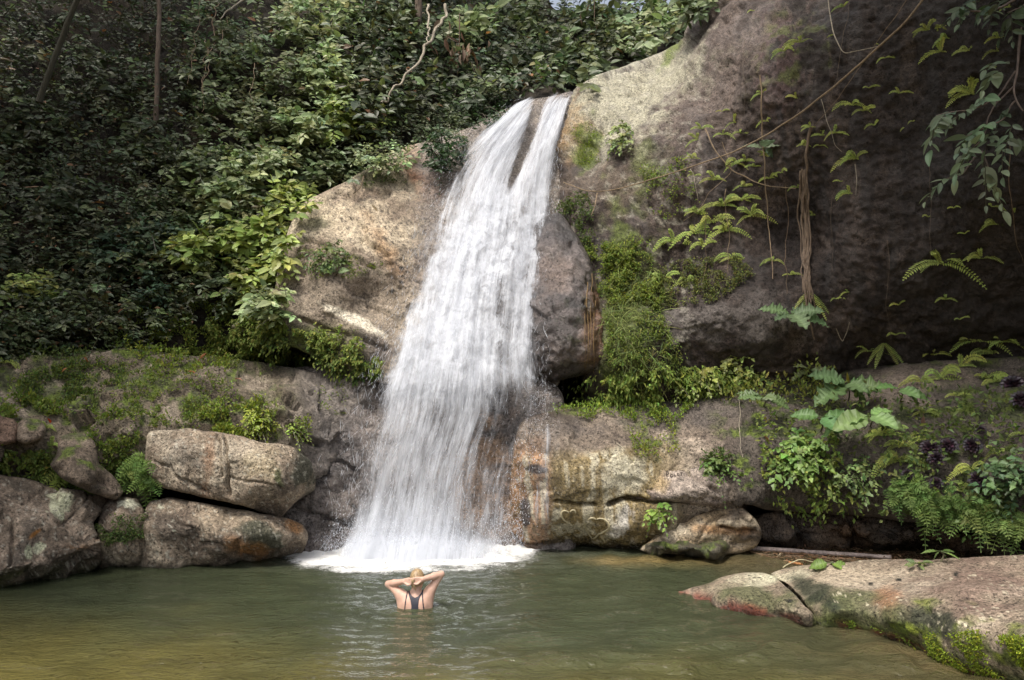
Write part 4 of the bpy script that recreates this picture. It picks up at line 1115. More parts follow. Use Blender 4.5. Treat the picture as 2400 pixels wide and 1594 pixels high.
def leaves(f, P, D, U, L, W, col, wf=wf_ovate, m=4, droop=0.18, fold=0.14):
    """n leaf blades: base P, direction D, upper side U, length L, width W; m stations, folded on the midrib"""
    n = len(P)
    if n == 0: return
    D = unit(D)
    S = unit(np.cross(D, U)); U = np.cross(S, D)
    t = np.linspace(0, 1, m + 1)
    w = wf(t); w[0] = max(w[0], 0.0); w[-1] = 0.0
    L, W = np.broadcast_to(L, n)[:, None, None], np.broadcast_to(W, n)[:, None, None]
    tt = t[None, :, None]
    mid = P[:, None] + D[:, None] * L * tt - U[:, None] * L * droop * tt ** 2
    off = S[:, None] * W * w[None, :, None]
    lift = U[:, None] * W * fold * (w[None, :, None] * 2)
    A, B = mid + off + lift, mid - off + lift
    V = np.stack([A, mid, B], 2).reshape(n, -1, 3)
    q = []
    for i in range(m):
        a = 3 * i
        q += [[a, a + 3, a + 4, a + 1], [a + 1, a + 4, a + 5, a + 2]]
    k = 3 * (m + 1)
    Q = (np.arange(n)[:, None, None] * k + np.array(q)[None]).reshape(-1, 4)
    C = np.repeat(np.broadcast_to(col, (n, 3)), k, 0)
    if m >= 10:                              # side veins and a paler midrib on the big blades
        rib = np.where(np.arange(m + 1) % 2 == 0, 1.12, .84)[:, None] * np.array([.92, 1.35, .92])[None]
        C = C * np.tile(rib.ravel(), n)[:, None]
        V[:, 0::3] += U[:, None] * (.05 * W * np.where(np.arange(m + 1) % 2 == 0, 1, -1)[None, :, None]); V[:, 2::3] += U[:, None] * (.05 * W * np.where(np.arange(m + 1) % 2 == 0, 1, -1)[None, :, None])
    f.add(V.reshape(-1, 3), C, Q=Q)

def diamonds(f, P, D, U, L, W, col):
    n = len(P)
    if n == 0: return
    D = unit(D); S = unit(np.cross(D, U)); U = np.cross(S, D)
    L, W = np.broadcast_to(L, n)[:, None], np.broadcast_to(W, n)[:, None]
    m = P + D * L * .45 + U * L * .08
    V = np.stack([P, m + S * W * .5, P + D * L - U * L * .1, m - S * W * .5], 1)
    Q = np.arange(n)[:, None] * 4 + np.array([[0, 1, 2, 3]])
    f.add(V.reshape(-1, 3), np.repeat(np.broadcast_to(col, (n, 3)), 4, 0), Q=Q)

def vary(col, n, k=0.25, hue=0.12):
    c = np.broadcast_to(np.asarray(col, float), (n, 3)) * np.exp(PR.normal(0, k, (n, 1)))
    c = c * np.exp(PR.normal(0, hue, (n, 3)) * np.array([1.0, 0.3, 0.8]))
    return np.clip(c, 0.004, 0.6)

def sprigs(f, B, D, L, k, leafL, col, droop=0.35, aspect=0.5, stem=True, stemcol=(0.06, 0.055, 0.03), m=3, wf=wf_ovate, spread=0.9, out=None, dead=0.0):
    """stems that arch out of B with k alternate leaves each"""
    n = len(B)
    if n == 0: return
    D = unit(D)
    L = np.broadcast_to(L, n)
    t = (np.arange(k) + 0.6) / k
    tt = t[None, :, None]
    pts = B[:, None] + D[:, None] * L[:, None, None] * tt - UP * (droop * L)[:, None, None] * tt ** 2
    T = unit(D[:, None] - UP * 2 * droop * tt)
    S = unit(np.cross(T, UP + 1e-3))
    sgn = np.where(np.arange(k) % 2 == 0, 1.0, -1.0)[None, :, None] * np.where(PR.random((n, 1, 1)) < .5, 1, -1)
    d = T * 0.45 + S * sgn * spread + PR.normal(0, .28, (n, k, 3)) - UP * 0.18
    d[:, -1] = T[:, -1] + PR.normal(0, .15, (n, 3))
    o = out if out is not None else unit(CAM + np.array([0, 0, 6.0]) - B)
    u = UP * 0.6 + np.broadcast_to(o, (n, 3))[:, None] * 0.75 + PR.normal(0, .33, (n, k, 3))
    ll = np.broadcast_to(leafL, n)[:, None] * np.exp(PR.normal(0, .22, (n, k))) * (1 - .3 * t[None] ** 2)
    c = np.repeat(vary(col, n, .2, .08), k, 0) if np.ndim(col) == 1 else np.repeat(col, k, 0)
    c = vary(c, n * k, .16, .06)
    if dead:
        kk = PR.random(n * k) < dead
        c[kk] = vary((0.16, 0.09, 0.04), kk.sum(), .3)
    leaves(f, pts.reshape(-1, 3), d.reshape(-1, 3), u.reshape(-1, 3), ll.ravel(), ll.ravel() * aspect * np.exp(PR.normal(0, .1, n * k)), c, wf, m)
    if stem:
        s = np.linspace(0, 1, 4)[None, :, None]
        sp_ = B[:, None] + D[:, None] * L[:, None, None] * s - UP * (droop * L)[:, None, None] * s ** 2
        r = 0.004 + 0.004 * L
        a = S[:, :1] * r[:, None, None]
        b = unit(np.cross(S[:, :1], T[:, :1])) * r[:, None, None]
        V = np.stack([sp_ + a, sp_ - .5 * a + .87 * b, sp_ - .5 * a - .87 * b], 2).reshape(n, -1, 3)
        q = [[3 * i + j, 3 * i + (j + 1) % 3, 3 * i + 3 + (j + 1) % 3, 3 * i + 3 + j] for i in range(3) for j in range(3)]
        Q = (np.arange(n)[:, None, None] * 12 + np.array(q)[None]).reshape(-1, 4)
        f.add(V.reshape(-1, 3), np.broadcast_to(np.asarray(stemcol, float), (n * 12, 3)), Q=Q)

def in_poly(poly, n, rg=PR):
    poly = np.array(poly, float)
    lo, hi = poly.min(0), poly.max(0)
    out = []
    tot = 0
    while tot < n:
        q = lo + rg.random((4 * n + 16, 2)) * (hi - lo)
        ins = np.zeros(len(q), bool)
        for i in range(len(poly)):
            a, b = poly[i - 1], poly[i]
            c = (a[1] > q[:, 1]) != (b[1] > q[:, 1])
            ins ^= c & (q[:, 0] < a[0] + (q[:, 1] - a[1]) * (b[0] - a[0]) / (b[1] - a[1] + 1e-9))
        out.append(q[ins]); tot += ins.sum()
    return np.concatenate(out)[:n]

def front(px, py, names):
    """the surface that stands nearest to the camera along each pixel"""
    bestP, bestN, bestY = None, None, np.full(len(px), 1e9)
    bestP, bestN = np.zeros((len(px), 3)), np.zeros((len(px), 3))
    for nm in names:
        S = SURF[nm]
        P, N = sample(S, px, py)
        ix = np.clip(((px - S.x0) / S.s).astype(int), 0, S.d.shape[1] - 1); iy = np.clip(((py - S.y0) / S.s).astype(int), 0, S.d.shape[0] - 1)
        k = (S.d[iy, ix] > 0) & (P[:, 1] < bestY)
        bestP[k], bestN[k], bestY[k] = P[k], N[k], P[k, 1]
    if HILL in names:                       # beyond the slope's rim: as far away as the slope would be
        k = bestY > 1e8
        if k.any(): bestP[k], bestN[k] = sample(SURF[HILL], px[k], py[k]); bestY[k] = 30
    return bestP, bestN, bestY < 1e8

def frond_geo(f, base, d, L, col, pairs=13, width=0.17, droop=0.6, up=None, narrow=False):
    """one fern frond: rachis and pinnae"""
    t = np.linspace(0.06, 1, pairs)
    d = unit(d)
    curve = base + d * L * t[:, None] - UP * droop * L * (t ** 2.0)[:, None]
    T = unit(np.gradient(curve, axis=0))
    u0 = UP * .45 + unit(CAM - base) * .9 if up is None else up
    S = unit(np.cross(T, u0))
    U = np.cross(S, T)
    w = L * width * np.power(np.sin(np.pi * np.clip(t * .93 + .06, 0, 1)), .5 if narrow else .75)
    n = pairs
    P = np.concatenate([curve, curve]); TT = np.concatenate([T, T]); SS = np.concatenate([S, -S]); UU = np.concatenate([U, U])
    ll = np.concatenate([w, w]) * np.exp(PR.normal(0, .08, 2 * n))
    diamonds(f, P, SS * 1.0 + TT * 0.35 - UU * .15 + PR.normal(0, .07, (2 * n, 3)), UU + PR.normal(0, .15, (2 * n, 3)), ll, L / pairs * 0.8, vary(col, 2 * n, .1, .04))
    tp = np.linspace(0, 1, 5)
    f.tube(base + d * L * tp[:, None] - UP * droop * L * (tp ** 2)[:, None], 0.0035 + 0.003 * L, np.asarray(col) * .8, 3)

# ------------------------------------------------------------------ the forest floor's cover: masses nobody could count
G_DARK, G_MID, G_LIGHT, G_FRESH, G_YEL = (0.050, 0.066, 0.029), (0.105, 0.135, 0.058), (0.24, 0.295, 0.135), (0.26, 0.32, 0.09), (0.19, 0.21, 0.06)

def mass(f, poly, n, L, leafL, col, k=7, depth=(0.1, 1.0), surf=(HILL,), aspect=.5, m=3, droop=.35, dead=0.0, wf=wf_ovate, upness=.35):
    q = in_poly(poly, n)
    if surf == (HILL,): P, N = sample(SURF[HILL], q[:, 0], q[:, 1])
    else:
        P, N, ok = front(q[:, 0], q[:, 1], surf)
        P, N = P[ok], N[ok]
    n = len(P)
    away = unit(CAM - P)
    P = P + away * PR.uniform(depth[0], depth[1], n)[:, None]
    D = N * .5 + away * .3 + rnd_dir(n, .5) + UP * upness
    c = vary(col, n, .28, .12)
    sprigs(f, P, D, PR.uniform(.6, 1.25, n) * L, k, PR.uniform(.75, 1.25, n) * leafL, c, droop, aspect, m=m, dead=dead, wf=wf)

und = Fol()
R_DARK = [(-80, -60), (470, -60), (440, 380), (380, 470), (300, 640), (300, 760), (0, 830), (-80, 840)]
R_VINE = [(440, -60), (830, -60), (815, 150), (830, 260), (850, 400), (740, 468), (660, 452), (500, 430), (420, 320)]
R_EDGE = [(300, 420), (500, 420), (700, 465), (690, 530), (655, 600), (640, 690), (600, 725), (500, 700), (430, 620), (320, 640)]
R_LOW = [(-80, 560), (300, 600), (440, 620), (520, 700), (430, 760), (330, 830), (-80, 840)]
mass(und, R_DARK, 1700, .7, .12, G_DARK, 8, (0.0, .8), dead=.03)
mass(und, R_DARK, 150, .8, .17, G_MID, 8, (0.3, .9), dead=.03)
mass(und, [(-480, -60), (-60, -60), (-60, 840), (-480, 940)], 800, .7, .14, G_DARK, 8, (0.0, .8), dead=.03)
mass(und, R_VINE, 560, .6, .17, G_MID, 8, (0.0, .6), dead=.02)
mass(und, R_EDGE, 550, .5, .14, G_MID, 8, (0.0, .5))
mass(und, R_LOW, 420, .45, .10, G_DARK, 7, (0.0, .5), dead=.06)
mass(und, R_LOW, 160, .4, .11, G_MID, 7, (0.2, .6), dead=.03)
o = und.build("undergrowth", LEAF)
tag(o, "dense dark green undergrowth covering the steep slope left of the waterfall", "undergrowth", kind="stuff")

fb = Fol()
R_BACK = [(800, -60), (1700, -60), (1640, 40), (1590, 95), (1500, 145), (1400, 180), (1345, 225), (1240, 245), (1000, 270), (830, 320)]
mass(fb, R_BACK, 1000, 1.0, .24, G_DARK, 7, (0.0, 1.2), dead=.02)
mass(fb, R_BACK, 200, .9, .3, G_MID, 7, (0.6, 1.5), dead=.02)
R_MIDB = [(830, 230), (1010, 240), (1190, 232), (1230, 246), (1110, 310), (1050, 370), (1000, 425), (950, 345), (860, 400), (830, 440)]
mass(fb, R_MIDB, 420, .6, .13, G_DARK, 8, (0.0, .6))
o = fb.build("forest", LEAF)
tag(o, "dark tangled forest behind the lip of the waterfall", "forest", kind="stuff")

# ------------------------------------------------------------------ moss and small hanging greenery, ground cover on the rocks
def moss_patch(f, poly, n, L, col, surf, hang=0.0, lift=0.02, W=0.6, thick=.06):
    q = in_poly(poly, n)
    P, N, ok = front(q[:, 0], q[:, 1], surf)
    P, N = P[ok], N[ok]
    cl = fbm(P, 0.35, 4, 77)
    kp = cl + PR.normal(0, .12, len(P)) > -0.08
    P, N, cl = P[kp], N[kp], cl[kp]
    n = len(P)
    D = N * .75 + rnd_dir(n, .5) - UP * hang + UP * .25 * (1 - hang)
    c = vary(col, n, .28, .12)
    diamonds(f, P + N * PR.uniform(0, thick, n)[:, None] * (1 + 2 * np.clip(cl, 0, 1))[:, None] + N * lift, D, N + UP * .6 + rnd_dir(n, .4), PR.uniform(.6, 1.5, n) * L, L * W, c)

def grass(f, poly, n, L, col, surf):
    q = in_poly(poly, n)
    P, N, ok = front(q[:, 0], q[:, 1], surf)
    P, N = P[ok], N[ok]
    n = len(P)
    leaves(f, P + N * .05, N * .8 + rnd_dir(n, .8) + UP * .25, UP + N * .5 + rnd_dir(n, .4), PR.uniform(.4, 1.3, n) * L, .012, vary(col, n, .25, .12), wf_lance, 5, 1.1, .05)

def moss(label, specs, blades=None):
    f = Fol()
    for s in specs: moss_patch(f, **s)
    if blades: grass(f, *blades)
    o = f.build("moss", MOSS)
    return tag(o, label, "moss", kind="stuff")

ML, MD, MY = (0.15, 0.195, 0.045), (0.085, 0.12, 0.036), (0.20, 0.245, 0.05)
LL = ("rock_ledge",)
moss("low green moss and seedlings spread over the brown ledge on the left", [
    dict(poly=[(20, 880), (220, 850), (420, 860), (560, 930), (640, 960), (620, 1020), (420, 1000), (250, 1000), (60, 960), (10, 930)], n=12000, L=.045, col=ML, surf=LL, thick=.04),
    dict(poly=[(60, 880), (220, 850), (330, 880), (200, 940), (30, 940)], n=3000, L=.055, col=MD, surf=LL, thick=.05),
    dict(poly=[(0, 920), (100, 925), (140, 975), (0, 985)], n=900, L=.07, col=ML, surf=LL, thick=.08),
    dict(poly=[(230, 960), (330, 980), (340, 1110), (290, 1140), (240, 1080), (215, 1020)], n=3200, L=.055, col=ML, surf=LL, thick=.06),
    dict(poly=[(480, 970), (620, 960), (640, 1030), (590, 1045), (470, 1010)], n=2600, L=.06, col=MY, surf=LL, thick=.09),
    dict(poly=[(660, 990), (710, 985), (712, 1040), (680, 1050)], n=400, L=.05, col=MY, surf=LL, thick=.06),
    dict(poly=[(740, 900), (820, 900), (800, 980), (740, 960)], n=250, L=.04, col=ML, surf=LL),
    dict(poly=[(0, 1050), (110, 1060), (200, 1110), (180, 1130), (0, 1110)], n=2600, L=.07, col=ML, surf=LL, hang=.5, thick=.09)])
HL = ("hillside", "rock_slab", "rock_ledge")
moss("bright green moss bank at the foot of the slope above the left ledge", [
    dict(poly=[(320, 690), (420, 670), (520, 720), (560, 790), (700, 850), (620, 870), (480, 860), (330, 850), (270, 800)], n=6000, L=.06, col=ML, surf=HL, thick=.12),
    dict(poly=[(300, 790), (480, 780), (560, 850), (520, 890), (380, 880), (300, 840)], n=2600, L=.06, col=MY, surf=HL, thick=.1),
    dict(poly=[(0, 790), (250, 780), (300, 840), (0, 860)], n=1600, L=.06, col=MD, surf=HL, thick=.1)])
moss("thick curtain of dripping moss along the undercut foot of the tan slab", [
    dict(poly=[(480, 745), (600, 755), (720, 775), (830, 790), (895, 850), (880, 880), (780, 862), (640, 845), (520, 830)], n=8000, L=.075, col=(0.16, 0.20, 0.045), surf=HL, hang=.9, thick=.22),
    dict(poly=[(620, 790), (740, 800), (880, 850), (890, 885), (760, 870), (640, 850)], n=3500, L=.09, col=MD, surf=HL, hang=1.0, thick=.15),
    dict(poly=[(500, 700), (600, 700), (680, 770), (640, 800), (520, 790)], n=3500, L=.06, col=ML, surf=HL, hang=.5, thick=.15)])
moss("scattered moss and tiny plants growing on the tan slab", [
    dict(poly=[(690, 590), (760, 580), (900, 620), (860, 650), (720, 660)], n=700, L=.05, col=ML, surf=("rock_slab",), thick=.05),
    dict(poly=[(840, 400), (930, 395), (950, 430), (850, 440)], n=500, L=.05, col=MD, surf=("rock_slab",), thick=.06)])
CW = ("cliff", "wet_boulder", "rock_bench")
moss("long tumble of bright green moss and grass down the cliff beside the wet boulder", [
    dict(poly=[(1355, 560), (1440, 540), (1520, 560), (1560, 640), (1550, 720), (1600, 860), (1580, 940), (1460, 950), (1420, 860), (1430, 760), (1390, 660)], n=13000, L=.055, col=ML, surf=("cliff",), hang=.7, thick=.11, W=.42),
    dict(poly=[(1380, 560), (1500, 560), (1540, 700), (1440, 720)], n=3500, L=.06, col=MY, surf=("cliff",), hang=.6, thick=.12, W=.4),
    dict(poly=[(1310, 480), (1380, 460), (1400, 560), (1360, 580)], n=1500, L=.06, col=MD, surf=("cliff",), hang=.4, thick=.12),
    dict(poly=[(1500, 600), (1720, 600), (1780, 640), (1700, 690), (1560, 700)], n=5500, L=.05, col=(0.15, 0.17, 0.055), surf=("cliff",), hang=.5, thick=.07, W=.42),
    dict(poly=[(1500, 400), (1620, 380), (1640, 480), (1540, 520)], n=1500, L=.05, col=ML, surf=("cliff",), hang=.4, thick=.08),
    dict(poly=[(1355, 310), (1400, 300), (1405, 380), (1350, 380)], n=600, L=.035, col=(0.14, .2, .015), surf=("cliff",), thick=.02)],
    blades=([(1430, 600), (1540, 620), (1560, 760), (1580, 900), (1460, 900), (1420, 760)], 650, .24, (0.19, 0.23, 0.08), ("cliff",)))
moss("green ferny fringe hanging from the dark overhang above the bench", [
    dict(poly=[(1400, 870), (1560, 860), (1640, 850), (1760, 870), (1720, 930), (1560, 945), (1420, 935)], n=6000, L=.085, col=(0.19, 0.245, 0.055), surf=("cliff",), hang=.8, thick=.22, W=.45),
    dict(poly=[(1290, 880), (1420, 880), (1420, 930), (1300, 925)], n=250, L=.08, col=ML, surf=("cliff",), hang=.9, thick=.2)])
moss("narrow strip of bright moss on top of the bench under the overhang", [
    dict(poly=[(1285, 945), (1400, 952), (1560, 945), (1640, 935), (1600, 985), (1450, 992), (1300, 975)], n=4200, L=.045, col=(0.19, 0.26, 0.05), surf=("rock_bench",), thick=.08),
    dict(poly=[(1470, 985), (1580, 975), (1590, 1060), (1480, 1080)], n=900, L=.05, col=MY, surf=("rock_bench",), thick=.05)])
moss("weedy green growth straggling over the right half of the bench", [
    dict(poly=[(1640, 900), (1900, 880), (2000, 900), (1960, 960), (1700, 970)], n=1900, L=.075, col=(0.20, 0.23, 0.06), surf=("rock_bench",), thick=.3),
    dict(poly=[(1780, 1000), (1960, 980), (2000, 1180), (1880, 1200), (1780, 1160)], n=1700, L=.08, col=ML, surf=("rock_bench",), hang=.5, thick=.22),
    dict(poly=[(1960, 980), (2240, 940), (2420, 960), (2420, 1240), (2250, 1230), (2000, 1180)], n=2000, L=.09, col=(0.12, 0.16, 0.05), surf=("rock_bench",), hang=.2, thick=.3),
    dict(poly=[(1640, 1070), (1720, 1060), (1730, 1110), (1660, 1110)], n=500, L=.06, col=MD, surf=("rock_bench",), thick=.1)])
moss("vivid green moss coating the wet foot of the big shore rock", [
    dict(poly=[(2180, 1490), (2300, 1480), (2430, 1500), (2430, 1620), (2300, 1590), (2200, 1545), (2130, 1510)], n=7000, L=.022, col=(0.19, 0.24, 0.025), surf=("shore_rock",), thick=.02),
    dict(poly=[(1900, 1440), (2000, 1455), (2150, 1490), (2140, 1515), (1980, 1475)], n=3000, L=.02, col=(0.15, 0.20, 0.03), surf=("shore_rock",), thick=.015)])
moss("dark moss clinging to the small rounded boulder", [
    dict(poly=[(235, 1215), (330, 1215), (330, 1265), (245, 1275)], n=1500, L=.04, col=MD, surf=("boulder",), hang=.4, thick=.05)] if False else [
    dict(poly=[(232, 1215), (330, 1215), (332, 1262), (245, 1278)], n=1500, L=.04, col=MD, surf=("small_boulder",), hang=.4, thick=.05)])
# ------------------------------------------------------------------ single plants on the slopes
ALL = ("hillside", "rock_slab", "rock_ledge", "cliff", "rock_bench", "wet_boulder")

def shrub(name, cat, cx, cy, rx, ry, n, leafL, col, off, label, group=None, L=.45, k=7, aspect=.5, droop=.35, wf=wf_ovate, m=4, surf=ALL, spread=.9, stemcol=(0.06, 0.05, 0.03), mat=None, up=.35, dead=0):
    a, r = PR.uniform(0, 2 * np.pi, n), np.sqrt(PR.random(n))
    px, py = cx + rx * r * np.cos(a), cy + ry * r * np.sin(a)
    P, N, ok = front(px, py, surf)
    bp, bn, bo = front(np.array([float(cx)]), np.array([cy + ry * .5]), surf)
    if not bo[0]: bp, bn, bo = front(np.array([float(cx)]), np.array([float(cy)]), surf)
    Yc = bp[0, 1]
    Ys = np.where(ok & (np.abs(P[:, 1] - Yc) < 1.5), P[:, 1], Yc)
    Ys = np.minimum(np.where(ok, P[:, 1], 1e9), .45 * Yc + .55 * Ys)
    dome = off * (1 - .6 * (((px - cx) / rx) ** 2 + ((py - cy) / ry) ** 2))
    B = at(px, py, Ys - dome * PR.uniform(.35, 1.0, n))
    N = np.where(ok[:, None], N, bn)
    o = empty(name, bp[0], label, cat, group)
    f = Fol()
    D = N * .4 + unit(CAM - B) * .35 + rnd_dir(n, .45) + UP * up
    sprigs(f, B, D, PR.uniform(.6, 1.25, n) * L, k, PR.uniform(.75, 1.2, n) * leafL, vary(col, n, .2, .08), droop, aspect, m=m, wf=wf, spread=spread, stemcol=stemcol, dead=dead)
    f.build("foliage", mat or LEAF, parent=o)
    g = Fol()
    for b in B[PR.permutation(n)[:max(3, n // 8)]]:
        t = np.linspace(0, 1, 6)[:, None]
        g.tube(bp[0] * (1 - t) + b * t + np.sin(np.pi * t) * (UP * .1 + rnd_dir(1, .05)), np.linspace(.014, .006, 6), stemcol, 4)
    g.build("stem", BARK, parent=o, smooth=True)
    return o

SHRUBS = [  # cx, cy, rx, ry, n, leaf, colour, stand-off, label
    (705, 55, 62, 62, 46, .15, G_LIGHT, .7, "pale broad leaved creeper at the very top of the sunlit bank, above the other creepers"),
    (790, 60, 50, 70, 42, .14, G_LIGHT, .7, "pale climbing creeper at the top of the bank, its edge against the dark forest"),
    (755, 175, 66, 60, 54, .14, G_LIGHT, .8, "sunlit creeper with overlapping pale leaves in the middle of the bright bank"),
    (680, 185, 52, 62, 40, .13, G_MID, .6, "grey green creeper beside the sunlit one with overlapping pale leaves"),
    (795, 270, 42, 72, 44, .13, G_FRESH, .7, "fresh green creeper hanging down the edge of the bank facing the pale twisted liana"),
    (710, 300, 70, 50, 46, .15, G_LIGHT, .7, "large leaved creeper hanging half way down the bright bank"),
    (765, 405, 80, 50, 60, .15, G_MID, .6, "round leaved creeper spilling on to the top of the tan slab"),
    (560, 140, 60, 70, 42, .14, G_MID, .6, "shrub with pale drooping leaves behind the dangling dead stems"),
    (610, 280, 55, 50, 34, .13, G_MID, .5, "half shaded bush in the middle of the slope, just below the dead stems"),
    (500, 250, 48, 42, 30, .12, G_MID, .5, "small grey green bush to the right of the thin straight trunk"),
    (455, 390, 66, 46, 40, .14, G_MID, .5, "leafy bush in half shade below the foot of the thin straight trunk"),
    (345, 340, 72, 52, 36, .14, (.055, .075, .03), .5, "weak yellowish bush around the foot of the thin straight trunk"),
    (600, 400, 75, 40, 44, .14, G_LIGHT, .5, "spreading bush of mid green leaves above the bright plants that edge the tan slab"),
    (520, 470, 75, 42, 46, .15, G_LIGHT, .5, "bush with big pale leaves left of the upper corner of the tan slab"),
    (672, 478, 56, 36, 50, .14, G_FRESH, .45, "bright green plant crowding the upper left corner of the tan slab"),
    (585, 560, 72, 44, 56, .17, G_FRESH, .5, "bright plant with large oval leaves half way down the left edge of the tan slab"),
    (648, 590, 38, 58, 46, .14, G_FRESH, .5, "light green creeper hugging the left edge of the tan slab beside a bare root"),
    (598, 665, 56, 50, 54, .15, G_FRESH, .6, "light green drooping plant at the lower left corner of the tan slab"),
    (640, 545, 44, 40, 40, .13, G_FRESH, .5, "bright creeper covering the top part of the bare root by the tan slab"),
    (630, 725, 56, 30, 44, .13, G_LIGHT, .5, "low leafy plant hiding the lower left tip of the tan slab above the moss curtain"),
    (455, 590, 52, 42, 34, .16, G_FRESH, .5, "bright long leaved plant standing out before the shade left of the slab"),
    (350, 555, 62, 50, 40, .11, (.05, .085, .045), .5, "blue green trefoil creeper in front of the dark slope"),
    (255, 600, 62, 55, 40, .11, (.045, .08, .042), .5, "blue green trefoil creeper hanging over the brown leaf litter"),
    (355, 690, 46, 46, 28, .10, (.05, .09, .05), .35, "small trefoil creeper climbing over the bright moss bank"),
    (75, 690, 70, 40, 40, .10, G_FRESH, .4, "bright green seedling clump in the shade at the edge of the left slope"),
    (190, 745, 66, 34, 36, .09, G_MID, .35, "low seedling clump among dead leaves just above the brown ledge"),
    (60, 770, 60, 34, 30, .10, G_MID, .35, "low leafy clump at the top edge of the brown ledge"),
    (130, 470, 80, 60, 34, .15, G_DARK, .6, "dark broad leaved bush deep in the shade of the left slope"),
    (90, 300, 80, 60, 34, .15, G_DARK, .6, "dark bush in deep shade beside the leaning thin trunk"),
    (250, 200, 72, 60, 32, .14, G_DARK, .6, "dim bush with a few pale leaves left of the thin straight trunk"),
]
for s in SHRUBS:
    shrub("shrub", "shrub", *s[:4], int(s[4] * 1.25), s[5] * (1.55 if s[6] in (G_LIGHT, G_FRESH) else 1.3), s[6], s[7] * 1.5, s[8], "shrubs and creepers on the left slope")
BACKS = [
    (890, 70, 60, 62, 40, .20, G_MID, 1.0, "broad leaved shrub in the shade left of the thick trunk"),
    (1095, 75, 64, 45, 30, .32, G_LIGHT, 1.4, "shrub with very large leaves and brown dead ones hanging below"),
    (1180, 160, 60, 50, 34, .22, G_DARK, 1.0, "dark shrub below and right of the hanging dead leaves"),
    (1255, 60, 72, 52, 40, .22, G_MID, 1.2, "mid green shrub at the top of the forest above the waterfall's lip"),
    (1350, 165, 62, 48, 42, .24, G_MID, 1.4, "broad leaved shrub drooping over the rock just above the lip of the waterfall"),
    (1405, 60, 68, 52, 42, .24, G_MID, 1.4, "leafy shrub against the small gaps of white sky"),
    (1490, 95, 62, 44, 42, .26, G_LIGHT, 1.6, "light green big leaved shrub leaning over the pale crest of rock"),
    (1560, 40, 56, 52, 40, .26, G_LIGHT, 1.6, "light green shrub between the sky gaps and the shoulder of the cliff"),
    (1640, 5, 45, 40, 26, .22, G_MID, 1.2, "shrub peeping over the highest part of the cliff's shoulder"),
    (880, 285, 52, 42, 44, .12, G_FRESH, .7, "fresh green small leaved shrub under the lower end of the pale twisted liana"),
    (900, 375, 60, 34, 46, .12, G_LIGHT, .6, "light green shrub at the top edge of the tan slab"),
    (985, 300, 50, 52, 50, .09, G_MID, .7, "ferny mid green bush left of the glossy dark bushes by the waterfall"),
    (1120, 265, 78, 40, 95, .09, (.035, .07, .022), .7, "glossy dark green bush nearest the lip of the waterfall"),
    (1040, 360, 56, 52, 95, .09, (.032, .066, .022), .7, "glossy dark green bush touching the waterfall's spray above the slab"),
    (1060, 300, 46, 36, 50, .10, G_MID, .7, "mid green bush between the two glossy dark ones beside the waterfall"),
]
for i, s in enumerate(BACKS):
    small = s[5] < .15
    shrub("shrub", "shrub", *s[:4], int(s[4] * 1.2), s[5] * (1.35 if s[5] > .15 else 1.1), s[6], s[7] * 1.2, s[8], "shrubs above the waterfall", L=.35 if small else .8, surf=ALL)
RIGHTS = [
    (1720, 880, 60, 34, 60, .10, (.14, .17, .045), .3, "yellow green clump of jagged leaves under the overhang, next to the mossy fringe"),
    (1620, 900, 46, 30, 40, .09, (.13, .17, .04), .3, "bright clump of small jagged leaves at the foot of the hanging moss"),
    (1880, 1070, 60, 42, 60, .12, (.10, .16, .04), .3, "bright drooping clump of star shaped leaves on the bench face below the big round leaves"),
    (2180, 1180, 70, 42, 80, .11, (.10, .15, .04), .35, "light green ferny clump overhanging the black alcove"),
    (2110, 1150, 50, 40, 50, .10, (.09, .14, .04), .3, "ferny clump below the lowest dark purple rosettes"),
    (2290, 1200, 60, 46, 70, .11, (.11, .16, .045), .35, "bright maidenhair bush near the end of the black alcove"),
    (2370, 1240, 50, 50, 60, .10, (.12, .17, .05), .35, "bright feathery bush at the edge above the big shore rock"),
    (2370, 1110, 50, 60, 50, .11, (.06, .10, .04), .35, "shaded grassy bush behind the purple rosettes at the edge"),
    (2000, 1110, 50, 36, 30, .09, (.09, .12, .04), .25, "thin weedy clump hanging on the dark rock above the alcove"),
    (1540, 1205, 18, 22, 16, .08, (.11, .17, .03), .15, "little bright plant growing out of the crack right of the carved hearts"),
    (1680, 1100, 30, 22, 26, .08, (.07, .11, .025), .15, "small dark green plant in the hollow above the pinkish grey block"),
    (330, 1110, 38, 46, 46, .10, (.10, .16, .04), .25, "bright fern clump filling the gap left of the blocky boulder"),
    (180, 1115, 44, 26, 34, .09, (.10, .14, .03), .2, "yellow green clump hanging over the dark crevice on the left bank"),
    (598, 990, 26, 22, 50, .06, (.15, .18, .025), .2, "yellow green cushion plant above the blocky boulder"),
    (690, 1008, 16, 18, 26, .05, (.13, .18, .03), .12, "tiny bright cushion plant alone on the wet rock left of the waterfall"),
    (770, 605, 40, 26, 34, .09, (.07, .10, .03), .2, "small leafy plant on the middle of the tan slab"),
    (1455, 320, 24, 36, 34, .09, (.10, .13, .04), .25, "dry looking grass tuft on the pale shoulder right of the bright moss patch"),
]
